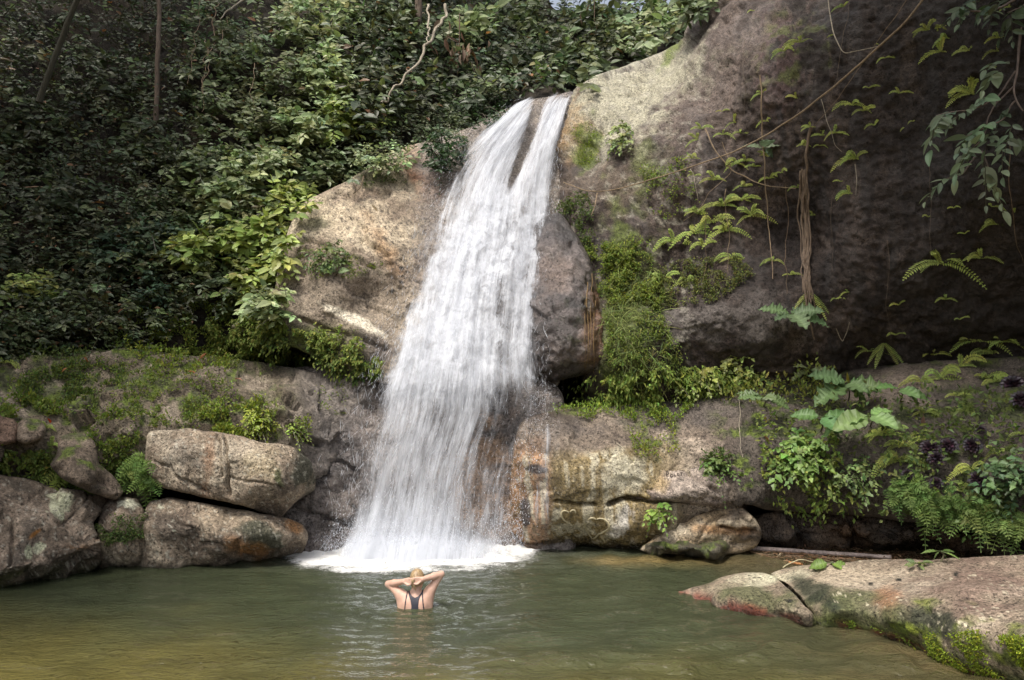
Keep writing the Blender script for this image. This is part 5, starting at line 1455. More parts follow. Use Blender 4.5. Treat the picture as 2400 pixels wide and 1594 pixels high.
def ferny(cx, cy, rx, ry, n, col, label):
    """a clump of many small lacy fronds"""
    a, r = PR.uniform(0, 2 * np.pi, n), np.sqrt(PR.random(n))
    px, py = cx + rx * r * np.cos(a) * .7, cy + ry * r * np.sin(a) * .7
    P, N, ok = front(px, py, ALL)
    o = empty("fern_clump", P[np.argmax(py)], label, "fern clump")
    f = Fol()
    for i in range(n):
        d = unit(np.array([PR.normal(0, .8), -.6, PR.normal(.15, .5)]))
        frond_geo(f, P[i] + unit(CAM - P[i]) * PR.uniform(.05, .35), d, PR.uniform(.18, .40), vary(col, 1, .2, .08)[0], 10, .3, PR.uniform(.3, .8))
    f.build("fronds", MOSS, parent=o)
    g = Fol()
    for i in range(0, n, 6):
        p = P[i] + unit(CAM - P[i]) * .2
        b = P[np.argmax(py)]
        g.tube(np.stack([b, (b + p) / 2 + UP * .05, p]), .006, (.14, .11, .06), 4)
    g.build("stem", BARK, parent=o, smooth=True)
for s in RIGHTS:
    if any(w in s[8] for w in ("ferny", "feathery", "maidenhair", "fern clump", "hanging over the dark crevice")):
        ferny(*s[:4], int(s[4] * 1.1), tuple(1.5 * v for v in s[6]), s[8])
        continue
    shrub("small_plant", "plant", *s[:4], int(s[4] * .75), s[5] * 1.05, tuple(1.6 * v for v in s[6]), s[7], s[8], None, L=.34, k=8, droop=.6, spread=.8, m=6, aspect=.6, wf=wf_lobed if s[5] >= .09 else wf_ovate, surf=ALL + ("boulder", "shore_rock"), up=.1)

# big leaved saplings: every leaf its own part
def sapling(cx, cy, h, nl, L, label, col=(.13, .20, .075), lob=False, asp=.5, off=.5, surf=ALL, lean=(0, 0), size_var=.2):
    P, N, ok = front(np.array([float(cx)]), np.array([float(cy)]), surf)
    base = P[0]
    top = base + UP * h + unit(CAM - base) * off + np.array([lean[0], 0, lean[1]])
    o = empty("sapling", base, label, "sapling")
    g = Fol()
    t = np.linspace(0, 1, 8)[:, None]
    g.tube(base * (1 - t) + top * t + np.sin(np.pi * t) * np.array([.04, 0, .02]), np.linspace(.014, .007, 8), (.10, .09, .05), 5)
    g.build("stem", BARK, parent=o, smooth=True)
    for i in range(nl):
        a = 2.4 * i + PR.uniform(-.3, .3)
        d = np.array([math.cos(a), math.sin(a) * .55 - .35, PR.uniform(-.35, .35)])
        u = UP * .8 + unit(CAM - top) * .75 + rnd_dir(1, .18)[0]
        f = Fol()
        p = top - UP * h * .35 * (i / max(nl, 1)) * (h > .3)
        l = 1.2 * L * math.exp(PR.normal(0, size_var))
        leaves(f, (p + d * .05)[None], d[None], u[None], l, l * asp, vary(col, 1, .14, .08), wf_lobed if lob else wf_ovate, 18 if lob else 10, .3, .1)
        f.tube(np.stack([p, p + d * .06]), .005, (.10, .13, .05), 4)
        f.build("leaf", LEAF, parent=o)
    return o
sapling(1985, 935, .35, 7, .42, "tall sapling with large star like lobed leaves beside the long hanging root bundle's foot", lob=True, asp=.62)
sapling(1840, 760, .22, 6, .34, "sapling with grey green lobed leaves on the cliff just left of the hanging root bundle", lob=True, asp=.6, col=(.13, .19, .09))
sapling(1790, 960, .15, 6, .32, "torn leaved pale sapling drooping over the left end of the weedy bench", lob=True, asp=.5, col=(.11, .16, .06))
sapling(1925, 1020, .22, 4, .36, "sapling with big oval dark green leaves hanging below the lobed one", asp=.6, col=(.09, .19, .06))
sapling(2040, 1005, .16, 5, .44, "sapling with the largest oval leaves, holed and pale, in the middle of the bench", asp=.62, col=(.16, .25, .09))
sapling(2110, 940, .2, 5, .30, "sapling with upright oval leaves between ferns on the brown part of the bench", asp=.5, col=(.13, .21, .07))
sapling(1900, 905, .3, 6, .22, "thin sapling with small pale ragged leaves above the weedy end of the bench", asp=.5, col=(.13, .16, .07), lob=True)
sapling(1785, 350, .02, 4, .30, "big ribbed pale leaves of a climber clinging where two vines cross on the cliff", asp=.55, col=(.14, .19, .12), off=.2)
sapling(785, 640, .05, 2, .22, "single pale round leaf on a short stalk in the middle of the tan slab", asp=.7, col=(.12, .18, .08), off=.12)
sapling(404, 668, .1, 1, .26, "single large pale green leaf standing up on the mossy bank", asp=.75, col=(.13, .19, .06), off=.3)
sapling(2205, 1318, .12, 7, .16, "small long leaved seedling on the top of the big shore rock", asp=.22, col=(.10, .15, .04), off=.02, surf=("shore_rock",))
sapling(2150, 1328, .04, 8, .09, "low rosette of tiny leaves beside the seedling on the shore rock", asp=.45, col=(.10, .13, .04), off=.02, surf=("shore_rock",))
sapling(1945, 1322, .03, 3, .13, "trailing runner with bright leaves on the rim of the shore rock", asp=.7, col=(.11, .18, .04), off=.02, surf=("shore_rock",))

# dark purple rosettes
def rosette(cx, cy, r_px, label):
    P, N, ok = front(np.array([float(cx)]), np.array([float(cy)]), ALL)
    c = P[0] + unit(CAM - P[0]) * .25
    r = r_px / F * c[1]
    o = empty("rosette_plant", P[0], label, "rosette plant", "dark purple rosettes on the bench")
    g = Fol(); g.tube(np.stack([P[0] - UP * .1, (P[0] + c) / 2 + UP * .02, c]), .012, (.07, .05, .04), 5); g.build("stem", BARK, parent=o, smooth=True)
    ax = unit(unit(CAM - c) * .8 + UP * .7)
    e1 = unit(np.cross(ax, UP)); e2 = np.cross(ax, e1)
    n = 44
    i = np.arange(n)
    a, q = i * 2.39996, np.sqrt((i + .5) / n)
    rad = np.cos(a)[:, None] * e1 + np.sin(a)[:, None] * e2
    D = rad * (q[:, None] * 1.1 + .15) + ax * (1.05 - q)[:, None]
    U = ax * q[:, None] - rad * (1 - q)[:, None] + ax * .3
    f = Fol()
    leaves(f, np.repeat(c[None], n, 0) - ax * .03 * q[:, None], D, U, r * (.45 + .65 * q), r * (.32 + .30 * q), vary((.028, .016, .022), n, .3, .12), lambda t: wf_ovate(np.power(t, 1.5)), 6, .25, .25)
    f.build("foliage", PURPLE, parent=o)
    return o
for x, y, r, lb in ((2372, 888, 27, "largest dark purple rosette, highest of them, beside a curled green fern leaf"), (2396, 938, 24, "dark purple rosette half cut by the picture's edge below the largest one"),
                    (2183, 1041, 24, "big dark purple rosette at the left end of the upper trio"), (2224, 1036, 22, "big dark purple rosette in the middle of the upper trio"), (2278, 1034, 22, "big dark purple rosette at the right end of the upper trio"),
                    (2299, 1003, 13, "small dark purple rosette above the upper trio"), (2194, 1070, 20, "dark purple rosette directly below the upper trio"), (2129, 1110, 15, "small dark purple rosette nearest to the large arching fern"),
                    (2194, 1128, 16, "dark purple rosette among the ferny clump above the alcove"), (2292, 1118, 22, "dark purple rosette beside a broad fern frond, low on the bench"), (2214, 1168, 14, "lowest and smallest dark purple rosette, deep in the ferny clump")):
    rosette(x, y, r, lb)

# ------------------------------------------------------------------ ferns: the big ones with each frond as a part, the small ones single
FERN = (.36, .43, .12)
def fern(cx, cy, size_px, nf, label, parts=False, col=FERN, side=0.0, group=None, hang=0.0, wide=.115, surf=ALL):
    P, N, ok = front(np.array([float(cx)]), np.array([float(cy)]), surf)
    if not ok[0]: return
    p, nrm = P[0], N[0]
    L0 = size_px / F * p[1] * (1.3 if parts else 1.5)
    o = empty("fern", p, label, "fern", group) if parts else None
    f = Fol()
    for i in range(nf):
        a = (i + .5) / nf * 2 - 1 if nf > 1 else PR.uniform(-.4, .4)
        a = a + PR.normal(0, .13)
        d = np.array([math.sin(a * 1.5) * 1.1 + side, 0, (math.cos(a * 1.3) * .75 + .1) * (1 - hang) - hang]) + unit(CAM - p) * PR.uniform(.12, .4)
        L = L0 * math.exp(PR.normal(0, .18))
        if parts: f = Fol()
        frond_geo(f, p + nrm * .02, d, L, vary(col, 1, .15, .06)[0], 18 if parts else 14, wide, PR.uniform(.5, 1.0) * (1 - .6 * hang), narrow=True)
        if parts: f.build("frond", MOSS, parent=o)
    if not parts:
        o = f.build("fern", MOSS, origin=p)
        tag(o, label, "fern", group)
    return o
BIGF = [(2004, 372, 46, 6, "star shaped fern with upright fronds in the open middle of the dark cliff"), (2275, 222, 56, 8, "bushy fern right above the leafy hanging branch on the dark cliff"), (2177, 82, 40, 7, "large fern with spreading fronds high on the dark cliff"),
        (2220, 95, 38, 4, "arching fern next to the large spreading one high on the dark cliff"), (2205, 125, 42, 4, "fern with one upright and two drooping fronds below the high spreading pair"), (2272, 126, 34, 4, "small bushy fern right of the high arching ferns"),
        (2204, 618, 62, 6, "wide fern spreading sideways low on the dark cliff"), (2300, 605, 44, 4, "flat fern pair continuing the wide low fern towards the edge"), (2102, 1082, 74, 8, "largest arching fern on the bench, left of the dark purple rosettes"),
        (2070, 1020, 50, 6, "pale fern below the largest oval leaves on the bench"), (2125, 1045, 46, 5, "fern with curled pale fronds between the bench saplings and purple rosettes"), (2204, 890, 62, 5, "fern with long fronds leaning over the brown part of the bench"),
        (2160, 910, 46, 5, "fern in front of the upright leaved sapling on the brown bench"), (2290, 800, 52, 5, "fern in the dark recess under the cliff near the edge"), (2330, 830, 50, 5, "long armed fern just above the largest purple rosette"),
        (2071, 815, 48, 4, "fern hanging straight down like two ladders at the foot of the dark cliff"), (2251, 865, 46, 4, "flat fern left of the largest purple rosette"), (2330, 890, 44, 5, "curled broad fern touching the largest purple rosette"),
        (2278, 1100, 60, 4, "broad pale fern frond over the lower purple rosettes"), (1878, 1215, 46, 5, "fern hanging over the entrance of the black alcove"), (1822, 1208, 36, 4, "smaller fern left of the one hanging over the alcove"),
        (1736, 470, 44, 7, "bushiest fern of the lower middle cliff, beside the vertical vine"), (1690, 485, 40, 6, "bushy fern at the left side of the vertical vine"), (1893, 690, 44, 4, "fern dangling from the lower end of the root bundle"),
        (110, 1000, 30, 6, "bright pale fern standing among the small rocks at the left"), (120, 1045, 30, 5, "bright fern below the pale one among the small rocks at the left"), (965, 265, 46, 3, "dark upright palm like fern below the pale twisted liana"), (915, 250, 40, 3, "drooping fern under the end of the pale twisted liana"),
        (20, 600, 60, 4, "shaded palm like fern low on the left slope"), (100, 620, 60, 4, "dim drooping fern right of the shaded palm like one"), (715, 870, 30, 4, "small dark fern under the moss curtain"), (10, 850, 34, 4, "small fern at the very edge on top of the brown ledge")]
for x, y, s, n, lb in BIGF:
    dk = y < 700 and x < 1000
    fern(x, y, s, n, lb, True, (.05, .085, .035) if dk else FERN, hang=.75 if "ladders" in lb or "dangling" in lb or "hanging over" in lb else 0.0)
ZONES = [  # zone text, ferns (px, py, size, fronds)
    ("at the top of the cliff left of the long slanting vine", [(1973, 8, 22, 4), (1882, 112, 26, 3), (1844, 134, 28, 5), (1940, 96, 14, 1), (1772, 35, 14, 2), (1785, 220, 22, 4)]),
    ("on the dark open cliff right of the long slanting vine", [(2075, 138, 20, 2), (2060, 108, 16, 1), (2034, 205, 16, 2), (2109, 218, 24, 3), (1994, 246, 26, 4), (2022, 258, 26, 3), (2046, 294, 26, 2), (2141, 284, 20, 2), (2110, 308, 12, 1)]),
    ("between the slanting vine and the cliff's pale shoulder", [(1871, 233, 22, 3), (1715, 284, 26, 4), (1793, 284, 24, 3), (1732, 311, 24, 3), (1651, 312, 24, 3), (1695, 318, 20, 3), (1641, 338, 24, 4), (1690, 262, 16, 2)]),
    ("under the slanting vine, left of the root bundle", [(1746, 375, 26, 4), (1770, 390, 24, 3), (1729, 384, 24, 4), (1834, 405, 22, 3), (1803, 418, 24, 3), (1675, 430, 26, 4), (1746, 437, 24, 4), (1800, 368, 22, 3), (1625, 385, 22, 4), (1630, 425, 20, 3)]),
    ("in the green growth below the arched vine", [(1640, 500, 30, 5), (1668, 520, 30, 5), (1760, 505, 26, 4), (1625, 545, 32, 3), (1700, 540, 28, 4), (1580, 560, 30, 4), (1650, 575, 26, 3), (1560, 640, 24, 4), (1612, 640, 24, 3), (1720, 600, 22, 3), (1810, 615, 18, 2)]),
    ("between the root bundle and the star shaped fern", [(1905, 300, 22, 4), (1960, 312, 26, 4), (1896, 342, 26, 4), (1930, 318, 20, 3), (1925, 340, 16, 2), (1905, 505, 28, 4), (1997, 456, 28, 4), (1975, 425, 14, 2), (1870, 440, 20, 3)]),
    ("on the shaded cliff below the leafy branch", [(2330, 478, 20, 2), (2377, 494, 18, 1), (2333, 522, 32, 4), (2238, 486, 14, 2), (2173, 510, 18, 2), (2260, 545, 16, 2)]),
    ("low on the dark cliff above the bench", [(1987, 685, 16, 3), (2221, 706, 24, 3), (2105, 720, 18, 2), (2250, 750, 16, 2), (2099, 792, 26, 2), (2036, 830, 34, 4), (1960, 700, 16, 2), (1850, 655, 18, 3)]),
    ("at the shaded right edge near the leafy branch", [(2346, 100, 26, 3), (2343, 128, 30, 3), (2330, 165, 18, 2), (2385, 30, 20, 3)]),
    ("over the brown part of the bench", [(2190, 838, 30, 3), (2350, 800, 32, 4), (2312, 880, 34, 3), (2170, 965, 26, 4), (2240, 940, 24, 3)]),
    ("hanging in the gloom of the bench's right end", [(2055, 1017, 26, 4), (2160, 1010, 24, 3), (2330, 1060, 34, 4), (2255, 1152, 36, 4), (2390, 1010, 30, 4)]),
]
ORD = ["topmost", "second highest", "third highest", "fourth highest", "fifth highest", "sixth highest", "seventh highest", "eighth highest", "ninth highest", "tenth highest", "lowest", "lowest"]
NUMW = {1: "one frond", 2: "two fronds", 3: "three fronds", 4: "four fronds", 5: "five fronds"}
for zt, fs in ZONES:
    fs = sorted(fs, key=lambda q: q[1])
    for i, (x, y, s, n) in enumerate(fs):
        if "arched" in zt: s, n = s * 1.35, n + 2
        fern(x, y, s, n, f"{ORD[i] if i < len(fs) - 1 else 'lowest'} small fern {zt}", False, (.37, .44, .12), group="small ferns on the cliff and bench")

# ------------------------------------------------------------------ lianas, vines, roots
def px_path(pts, off, surf=ALL, n=70, wob=.03, seed=0):
    pts = np.array(pts, float)
    s = np.concatenate([[0], np.cumsum(np.linalg.norm(np.diff(pts, axis=0), axis=1))])
    t = np.linspace(0, s[-1], n)
    px, py = np.interp(t, s, pts[:, 0]), np.interp(t, s, pts[:, 1])
    k = np.ones(7) / 7
    pad = lambda v: np.convolve(np.pad(v, 3, mode='edge'), k, 'valid')
    px, py = pad(px), pad(py)
    if isinstance(off, tuple):
        Y = np.interp(t / s[-1], np.linspace(0, 1, len(off)), off)
    else:
        P, N, ok = front(px, py, surf)
        Y = np.where(ok, P[:, 1], np.nan)
        Y = np.interp(t, t[ok], Y[ok]) - off
        Y = np.convolve(np.pad(Y, 4, mode='edge'), np.ones(9) / 9, 'valid')
    P = at(px, py, Y)
    return P + wob * np.stack([fbm(P + 3 + seed, .5, 2), fbm(P + 31 + seed, .5, 2), fbm(P + 57 + seed, .5, 2)], -1)

def vine(pts, r, col, label, off=.15, name="vine", cat="vine", extra=(), wob=.03, taper=.5, group=None, leafy=0):
    f = Fol()
    for i, p in enumerate((pts,) + tuple(extra)):
        P = px_path(p, off, wob=wob, seed=i)
        f.tube(P, np.linspace(r, r * taper, len(P)) * (1 if i == 0 else .7), col, 5)
    o = f.build(name, BARK, smooth=True)
    return tag(o, label, cat, group)
PALEV, TANV, BRNV, DKV = (.29, .25, .19), (.22, .16, .10), (.13, .09, .055), (.10, .075, .055)
vine([(1046, 8), (1042, 37), (1034, 50), (1020, 64), (1016, 80), (1010, 92), (993, 109), (988, 129), (975, 139), (973, 153), (966, 159), (963, 173), (942, 185), (937, 200), (927, 207), (922, 224), (902, 234), (890, 246)], .045, PALEV,
     "pale twisted liana hanging before the dark forest above the tan slab", (19.0, 18.2, 17.4, 16.6), "liana", "liana", extra=([(1007, 10), (1002, 40), (1004, 60), (1001, 80), (1008, 98)],), wob=.12)
vine([(2175, -20), (2135, 40), (2057, 110), (2000, 165), (1940, 215), (1870, 270), (1790, 322), (1700, 365), (1600, 397), (1500, 430), (1420, 450), (1380, 450), (1345, 445), (1310, 420)], .02, TANV,
     "longest straight vine slanting across the whole cliff down to the waterfall", .35, wob=.02, extra=([(1400, 452), (1395, 480), (1385, 505)],))
vine([(1940, -20), (1945, 35), (1952, 70), (1962, 98), (1978, 127), (2000, 121), (2050, 111), (2058, 108)], .012, PALEV, "thin pale vine bent in a V at the top of the cliff", .25, wob=.01)
vine([(1650, 300), (1668, 340), (1690, 372), (1720, 402), (1760, 422), (1800, 436), (1868, 443)], .014, TANV, "arched brown vine curving down to the root bundle", .2, wob=.015)
vine([(1781, 170), (1785, 250), (1787, 320), (1793, 400), (1800, 500), (1805, 570), (1812, 660)], .016, TANV, "vertical vine hanging down the middle of the cliff through the ribbed leaves", .15)
vine([(1990, -20), (1985, 40), (1975, 105), (1960, 190), (1945, 240)], .007, DKV, "hair thin dark vine hanging straight behind the V shaped one", .12)
vine([(2130, -10), (2105, 30), (2060, 90), (2020, 150), (1990, 195), (1940, 260), (1890, 320), (1888, 400)], .008, BRNV, "thin vine running just below the long slanting one to the root bundle", .2)
vine([(1700, 440), (1702, 500), (1708, 560), (1706, 640)], .007, TANV, "thin straight root dropping through the bushy ferns left of the vertical vine", .12)
vine([(1840, 430), (1846, 500), (1838, 560), (1846, 640), (1840, 690)], .009, BRNV, "thin knotted root hanging between the vertical vine and the root bundle", .14, wob=.05)
vine([(1618, 395), (1630, 430), (1636, 470)], .008, PALEV, "short pale root dangling from the long slanting vine", .2)
vine([(1660, 480), (1652, 540), (1656, 610), (1650, 660)], .007, BRNV, "brown root thread in the mossy growth right of the hanging grass", .12)
vine([(2180, 360), (2176, 420), (2184, 480), (2178, 560), (2182, 620)], .006, DKV, "very thin dark root down the shaded cliff left of the leafy branch", .1)
vine([(1950, 460), (1945, 520), (1952, 580), (1948, 640)], .006, DKV, "very thin dark root right of the root bundle", .1)
vine([(2080, 560), (2085, 640), (2078, 720), (2090, 800)], .006, DKV, "very thin dark root low on the cliff left of the wide flat fern", .1)
vine([(1745, 90), (1742, 150), (1748, 210), (1744, 270)], .006, DKV, "very thin dark root on the sunlit shoulder of the cliff", .1)
vine([(1925, 230), (1935, 270), (1948, 310), (1955, 340), (1975, 360)], .007, PALEV, "short pale rootlet hanging above the star shaped fern", .1)
vine([(2003, 385), (2007, 420), (2006, 460)], .009, PALEV, "short pale root under the star shaped fern", .06)
vine([(1690, 330), (1720, 400), (1660, 450), (1640, 490), (1600, 520)], .007, TANV, "thin vine crossing under the long one on the mossy middle of the cliff", .15)
vine([(2367, 330), (2365, 400), (2372, 470), (2380, 560), (2400, 620)], .008, BRNV, "thin vine trailing below the leafy branch at the edge", .3)
vine([(690, 495), (672, 535), (660, 565), (648, 610), (632, 650), (618, 700)], .025, TANV, "bare brown root running down the left edge of the tan slab", .25, "root", "root", extra=([(680, 500), (668, 545), (645, 575), (640, 640)], [(664, 560), (668, 600), (652, 640), (655, 690)]))
vine([(930, 330), (890, 355), (864, 378), (855, 410), (847, 436), (830, 455)], .022, BRNV, "dark root bent over the top of the tan slab", .2, "root", "root", extra=([(880, 360), (840, 380), (800, 395), (760, 420), (700, 470)], [(815, 390), (822, 420), (840, 455)]))
vine([(1378, 660), (1376, 720), (1382, 780), (1376, 840), (1370, 925)], .008, (.20, .13, .05), "brown root threads hanging over the right side of the wet boulder", .06, "root_threads", "roots", extra=([(1388, 640), (1384, 720), (1386, 800), (1380, 850)], [(1372, 700), (1368, 780), (1374, 850), (1366, 920)], [(1395, 700), (1392, 800), (1390, 940)], [(1350, 880), (1352, 960)], [(1320, 885), (1322, 930)]))
# thick bundle of hanging roots
rb = []
for i in range(12):
    dx = PR.normal(0, 6)
    rb.append([(1884 + dx * .6, 398 + PR.uniform(-5, 5)), (1882 + dx, 440), (1884 + dx * 1.1, 500), (1890 + dx, 560 + PR.uniform(-20, 20)), (1888 + dx * .9, 620 + PR.uniform(-30, 20)), (1894 + dx * 1.5, 690 + PR.uniform(-60, 60))])
vine([(1905, 290), (1893, 330), (1888, 400), (1880, 470), (1884, 560), (1886, 640), (1892, 740), (1912, 800)], .028, (.16, .115, .08), "thick shaggy bundle of brown roots hanging in the middle of the cliff", .22, "root_bundle", "roots", extra=tuple(rb), wob=.06)
vine([(520, -10), (500, 60), (495, 120), (480, 170), (478, 230)], .012, (.2, .14, .09), "brown dead stems dangling before the pale drooping shrub on the left slope", .9, "dangling_vines", "vines", extra=([(470, 0), (462, 70), (455, 120), (444, 200)], [(485, 90), (482, 140), (476, 200), (470, 260)], [(535, 40), (520, 110), (508, 150)], [(600, 150), (590, 200), (593, 250)]), wob=.1)
vine([(575, -5), (545, 18), (528, 30), (515, 46)], .03, PALEV, "bare pale stick slanting at the top of the left slope", 1.2, "stick", "stick")
vine([(55, 440), (110, 438), (160, 441)], .02, (.2, .13, .08), "brown fallen stick lying level in the shade of the left slope", .5, "stick", "stick")
vine([(70, 500), (85, 470), (100, 445)], .025, (.2, .12, .06), "short brown stick leaning in the shade below the level one", .5, "stick", "stick")
vine([(0, 137), (15, 140), (32, 146)], .03, PALEV, "pale broken stick at the left edge of the dark slope", .9, "stick", "stick")
vine([(1730, 910), (1734, 960), (1733, 1010), (1738, 1060), (1855 - 115, 1075)], .008, PALEV, "thin pale stalk hanging over the bench below the torn leaved sapling", .35, "stalk", "stalk")
vine([(1960, 770), (1975, 800), (1988, 770), (1992, 755)], .008, PALEV, "dead forked twig rising above the star leaved sapling", .4, "twig", "twig")

# leafy branch hanging in from the right
def leafy_branch(paths, tips, label, Y0, leafL, col, trunk_r=.03):
    o = empty("hanging_branch", at(paths[0][0][0], paths[0][0][1], Y0), label, "branch")
    g = Fol()
    for i, p in enumerate(paths):
        P = px_path(p, (Y0, Y0 - .3), wob=.03, n=40, seed=i)
        g.tube(P, np.linspace(trunk_r, trunk_r * .35, 40) * (1 if i == 0 else .5), (.17, .13, .11), 5)
    g.build("bough", BARK, parent=o, smooth=True)
    f = Fol()
    tips = np.array(tips, float)
    B = at(tips[:, 0], tips[:, 1], Y0 - .2 + PR.normal(0, .15, len(tips)))
    D = np.stack([np.cos(np.radians(tips[:, 2])), -.3 + PR.normal(0, .2, len(tips)), np.sin(np.radians(tips[:, 2]))], -1)
    sprigs(f, B, D, .38, 7, leafL, vary(col, len(tips), .15, .06), .5, .42, m=6, spread=.75, droop=.6) if False else sprigs(f, B, D, .42, 8, leafL, vary(col, len(tips), .15, .06), .6, .42, m=6, spread=.75)
    f.build("foliage", LEAF, parent=o)
    return o
leafy_branch([[(2430, -20), (2394, 58), (2384, 163), (2377, 204), (2384, 237), (2400, 265)], [(2384, 165), (2340, 225), (2290, 255), (2230, 265), (2190, 270)], [(2384, 235), (2350, 280), (2310, 300), (2260, 320)], [(2380, 200), (2330, 240), (2300, 330), (2265, 360)], [(2300, 355), (2320, 400), (2325, 420)], [(2285, 365), (2262, 405), (2215, 418)]],
             [(2330, 230, 170), (2290, 250, 185), (2240, 262, 200), (2215, 268, 215), (2195, 272, 240), (2330, 285, 190), (2300, 300, 205), (2275, 318, 200), (2320, 310, 240), (2290, 335, 215), (2268, 355, 220), (2310, 385, 260), (2318, 405, 280), (2375, 290, 230), (2385, 320, 300), (2360, 255, 220), (2350, 150, 170), (2345, 165, 200), (2225, 416, 200), (2350, 330, 250)],
             "leafy branch with drooping grey green leaves hanging before the dark cliff", 10.6, .21, (.13, .175, .105))
leafy_branch([[(2440, -60), (2380, 0), (2330, 20), (2270, 25)], [(2420, -10), (2390, 20), (2360, 30)]], [(2360, 5, 190), (2320, 15, 195), (2280, 20, 200), (2340, 0, 230), (2390, 15, 220), (2300, 5, 170), (2370, 25, 250), (2265, 22, 185)],
             "dark leafy twigs drooping in at the top corner above the hanging branch", 10.4, .2, (.07, .10, .05))

# ------------------------------------------------------------------ trees
def crown(f, c, rad, n, leafL, col):
    d = unit(PR.normal(size=(n, 3)))
    r = PR.random(n) ** .45
    P = np.asarray(c) + d * r[:, None] * np.asarray(rad)
    kp = fbm(P, 1.6, 3, 13) > -.25
    P, d = P[kp], d[kp]
    n = len(P)
    sprigs(f, P, d + rnd_dir(n, .5), PR.uniform(.4, .8, n), 6, PR.uniform(.8, 1.2, n) * leafL, vary(col, n, .2, .08), .4, .5, m=2, stem=False)

def tree(pts, r0, r1, crowns, leafL, label, name="tree", col=G_DARK, bark=(.11, .085, .065), limbs=6):
    pts = np.array(pts, float)
    o = empty(name, pts[0], label, "tree")
    g = Fol()
    t = np.linspace(0, 1, 24); s = np.linspace(0, 1, len(pts))
    P = np.stack([np.interp(t, s, pts[:, i]) for i in range(3)], -1)
    P = P + .06 * np.stack([fbm(P, 1.2, 2, 3), fbm(P, 1.2, 2, 5), P[:, 0] * 0], -1) * np.clip(t * 4, 0, 1)[:, None]
    g.tube(P, np.interp(t, [0, .08, 1], [r0 * 1.25, r0, r1]), bark, 9)
    for c, rad in [(np.array(c), rad) for c, rad, _ in crowns]:
        for i in range(limbs):
            e = c + unit(PR.normal(size=3)) * np.array(rad) * .7
            tt = np.linspace(0, 1, 7)[:, None]
            g.tube(P[-1 - (i % 4)] * (1 - tt) + e * tt + np.sin(np.pi * tt) * UP * .4, np.linspace(r1 * .7, r1 * .15, 7), bark, 5)
    g.build("trunk", BARK, parent=o, smooth=True)
    f = Fol()
    for c, rad, n in crowns: crown(f, c, rad, n, leafL, col)
    f.build("crown", LEAF, parent=o)
    return o
b0 = at(365, 300, 16.0); t0 = at(369, -20, 16.0)
tree([b0, t0, t0 + UP * 5], .055, .04, [(t0 + np.array([-2.0, -.5, 6.2]), (3.6, 3.0, 1.7), 420)], .26, "thin straight trunk standing in the dark of the left slope", "slender_tree", bark=(.09, .065, .048))
b1 = at(971, 230, 20.5); t1 = at(980, -20, 20.5)
tree([b1, t1, t1 + UP * 6], .12, .09, [(t1 + np.array([0, -.5, 7.2]), (4.0, 3.5, 2.0), 420)], .3, "thicker brown trunk behind the pale twisted liana", "forest_tree", bark=(.13, .095, .07))
b2 = at(92, 240, 15.2); t2 = at(192, -20, 15.2)
tree([b2, at(135, 110, 15.2), t2, t2 + UP * 4.5], .06, .05, [(t2 + np.array([-1.0, -.5, 5.6]), (3.4, 3.0, 1.7), 420)], .26, "dim leaning trunk at the top of the dark left slope", "slender_tree", bark=(.045, .042, .027))
tree([(-10.6, 9.6, .3), (-10.2, 10.2, 7), (-10.4, 10.8, 12)], .22, .14, [((-11.2, 10.9, 12.9), (4.2, 3.8, 2.2), 1300)], .3, "tall leafy tree on the left bank whose crown shades the slope", "shade_tree")
tree([(10.2, 7.6, .3), (9.6, 7.9, 6), (8.2, 8.2, 10.5)], .22, .14, [((6.2, 8.7, 12.3), (4.4, 3.4, 2.0), 1200)], .3, "tall leafy tree on the right bank whose crown shades the cliff", "shade_tree")

tree([(-9.6, 3.6, -.2), (-9.7, 4.2, 4), (-9.8, 5.0, 7)], .2, .12, [((-10.4, 5.6, 8.2), (3.8, 3.6, 3.4), 1100)], .3, "unseen low crowned bushy tree on the left bank beside the viewer, added for shade", "shade_tree")  # out of view, added to block sky light from the left
tree([(9.4, 2.6, -.2), (9.3, 3.2, 4), (9.2, 4.0, 6.5)], .2, .12, [((9.6, 4.6, 7.6), (3.6, 3.4, 3.2), 1000)], .3, "unseen low crowned bushy tree on the right bank beside the viewer, added for shade", "shade_tree")  # out of view as well, put there to darken the right side

# ------------------------------------------------------------------ driftwood, litter, fallen leaves
def stick(p0, p1, r, col, label, name="driftwood_stick", cat="stick", z=(.05, .05), k=7, bend=.0):
    a, b = onwater(*p0, z[0]), onwater(*p1, z[1])
    t = np.linspace(0, 1, 12)[:, None]
    P = a * (1 - t) + b * t + UP * bend * np.sin(np.pi * t) + .01 * np.stack([fbm(a + t * 4, 1, 2), fbm(a + 9 + t * 4, 1, 2), fbm(a + 19 + t * 4, 1, 2)], -1)
    f = Fol(); f.tube(P, np.linspace(r, r * .8, 12), col, k)
    for e in (0, -1):
        n = len(P)
    o = f.build(name, BARK, smooth=True)
    return tag(o, label, cat)
stick((1730, 1283), (2090, 1306), .042, (.26, .21, .19), "long smooth greyish pole floating along the foot of the alcove", "driftwood_pole", "pole", (.07, .06))
stick((1735, 1288), (1930, 1303), .02, (.22, .12, .07), "brown stick floating just in front of the long greyish pole", z=(.03, .03))
stick((1760, 1293), (1870, 1322), .012, (.24, .15, .08), "thin twig slanting out from the floating wood towards the pool", z=(.03, .0))
stick((1818, 1309), (1832, 1297), .016, (.38, .30, .2), "short pale stub sticking up from the driftwood", z=(.0, .10))
stick((1850, 1318), (1880, 1322), .02, (.35, .16, .06), "short orange brown chip of wood at the rim of the shore rock", z=(.02, .03))
stick((1780, 1300), (2010, 1312), .018, (.17, .12, .08), "dark stick half sunk in the floating litter", z=(.02, .02))
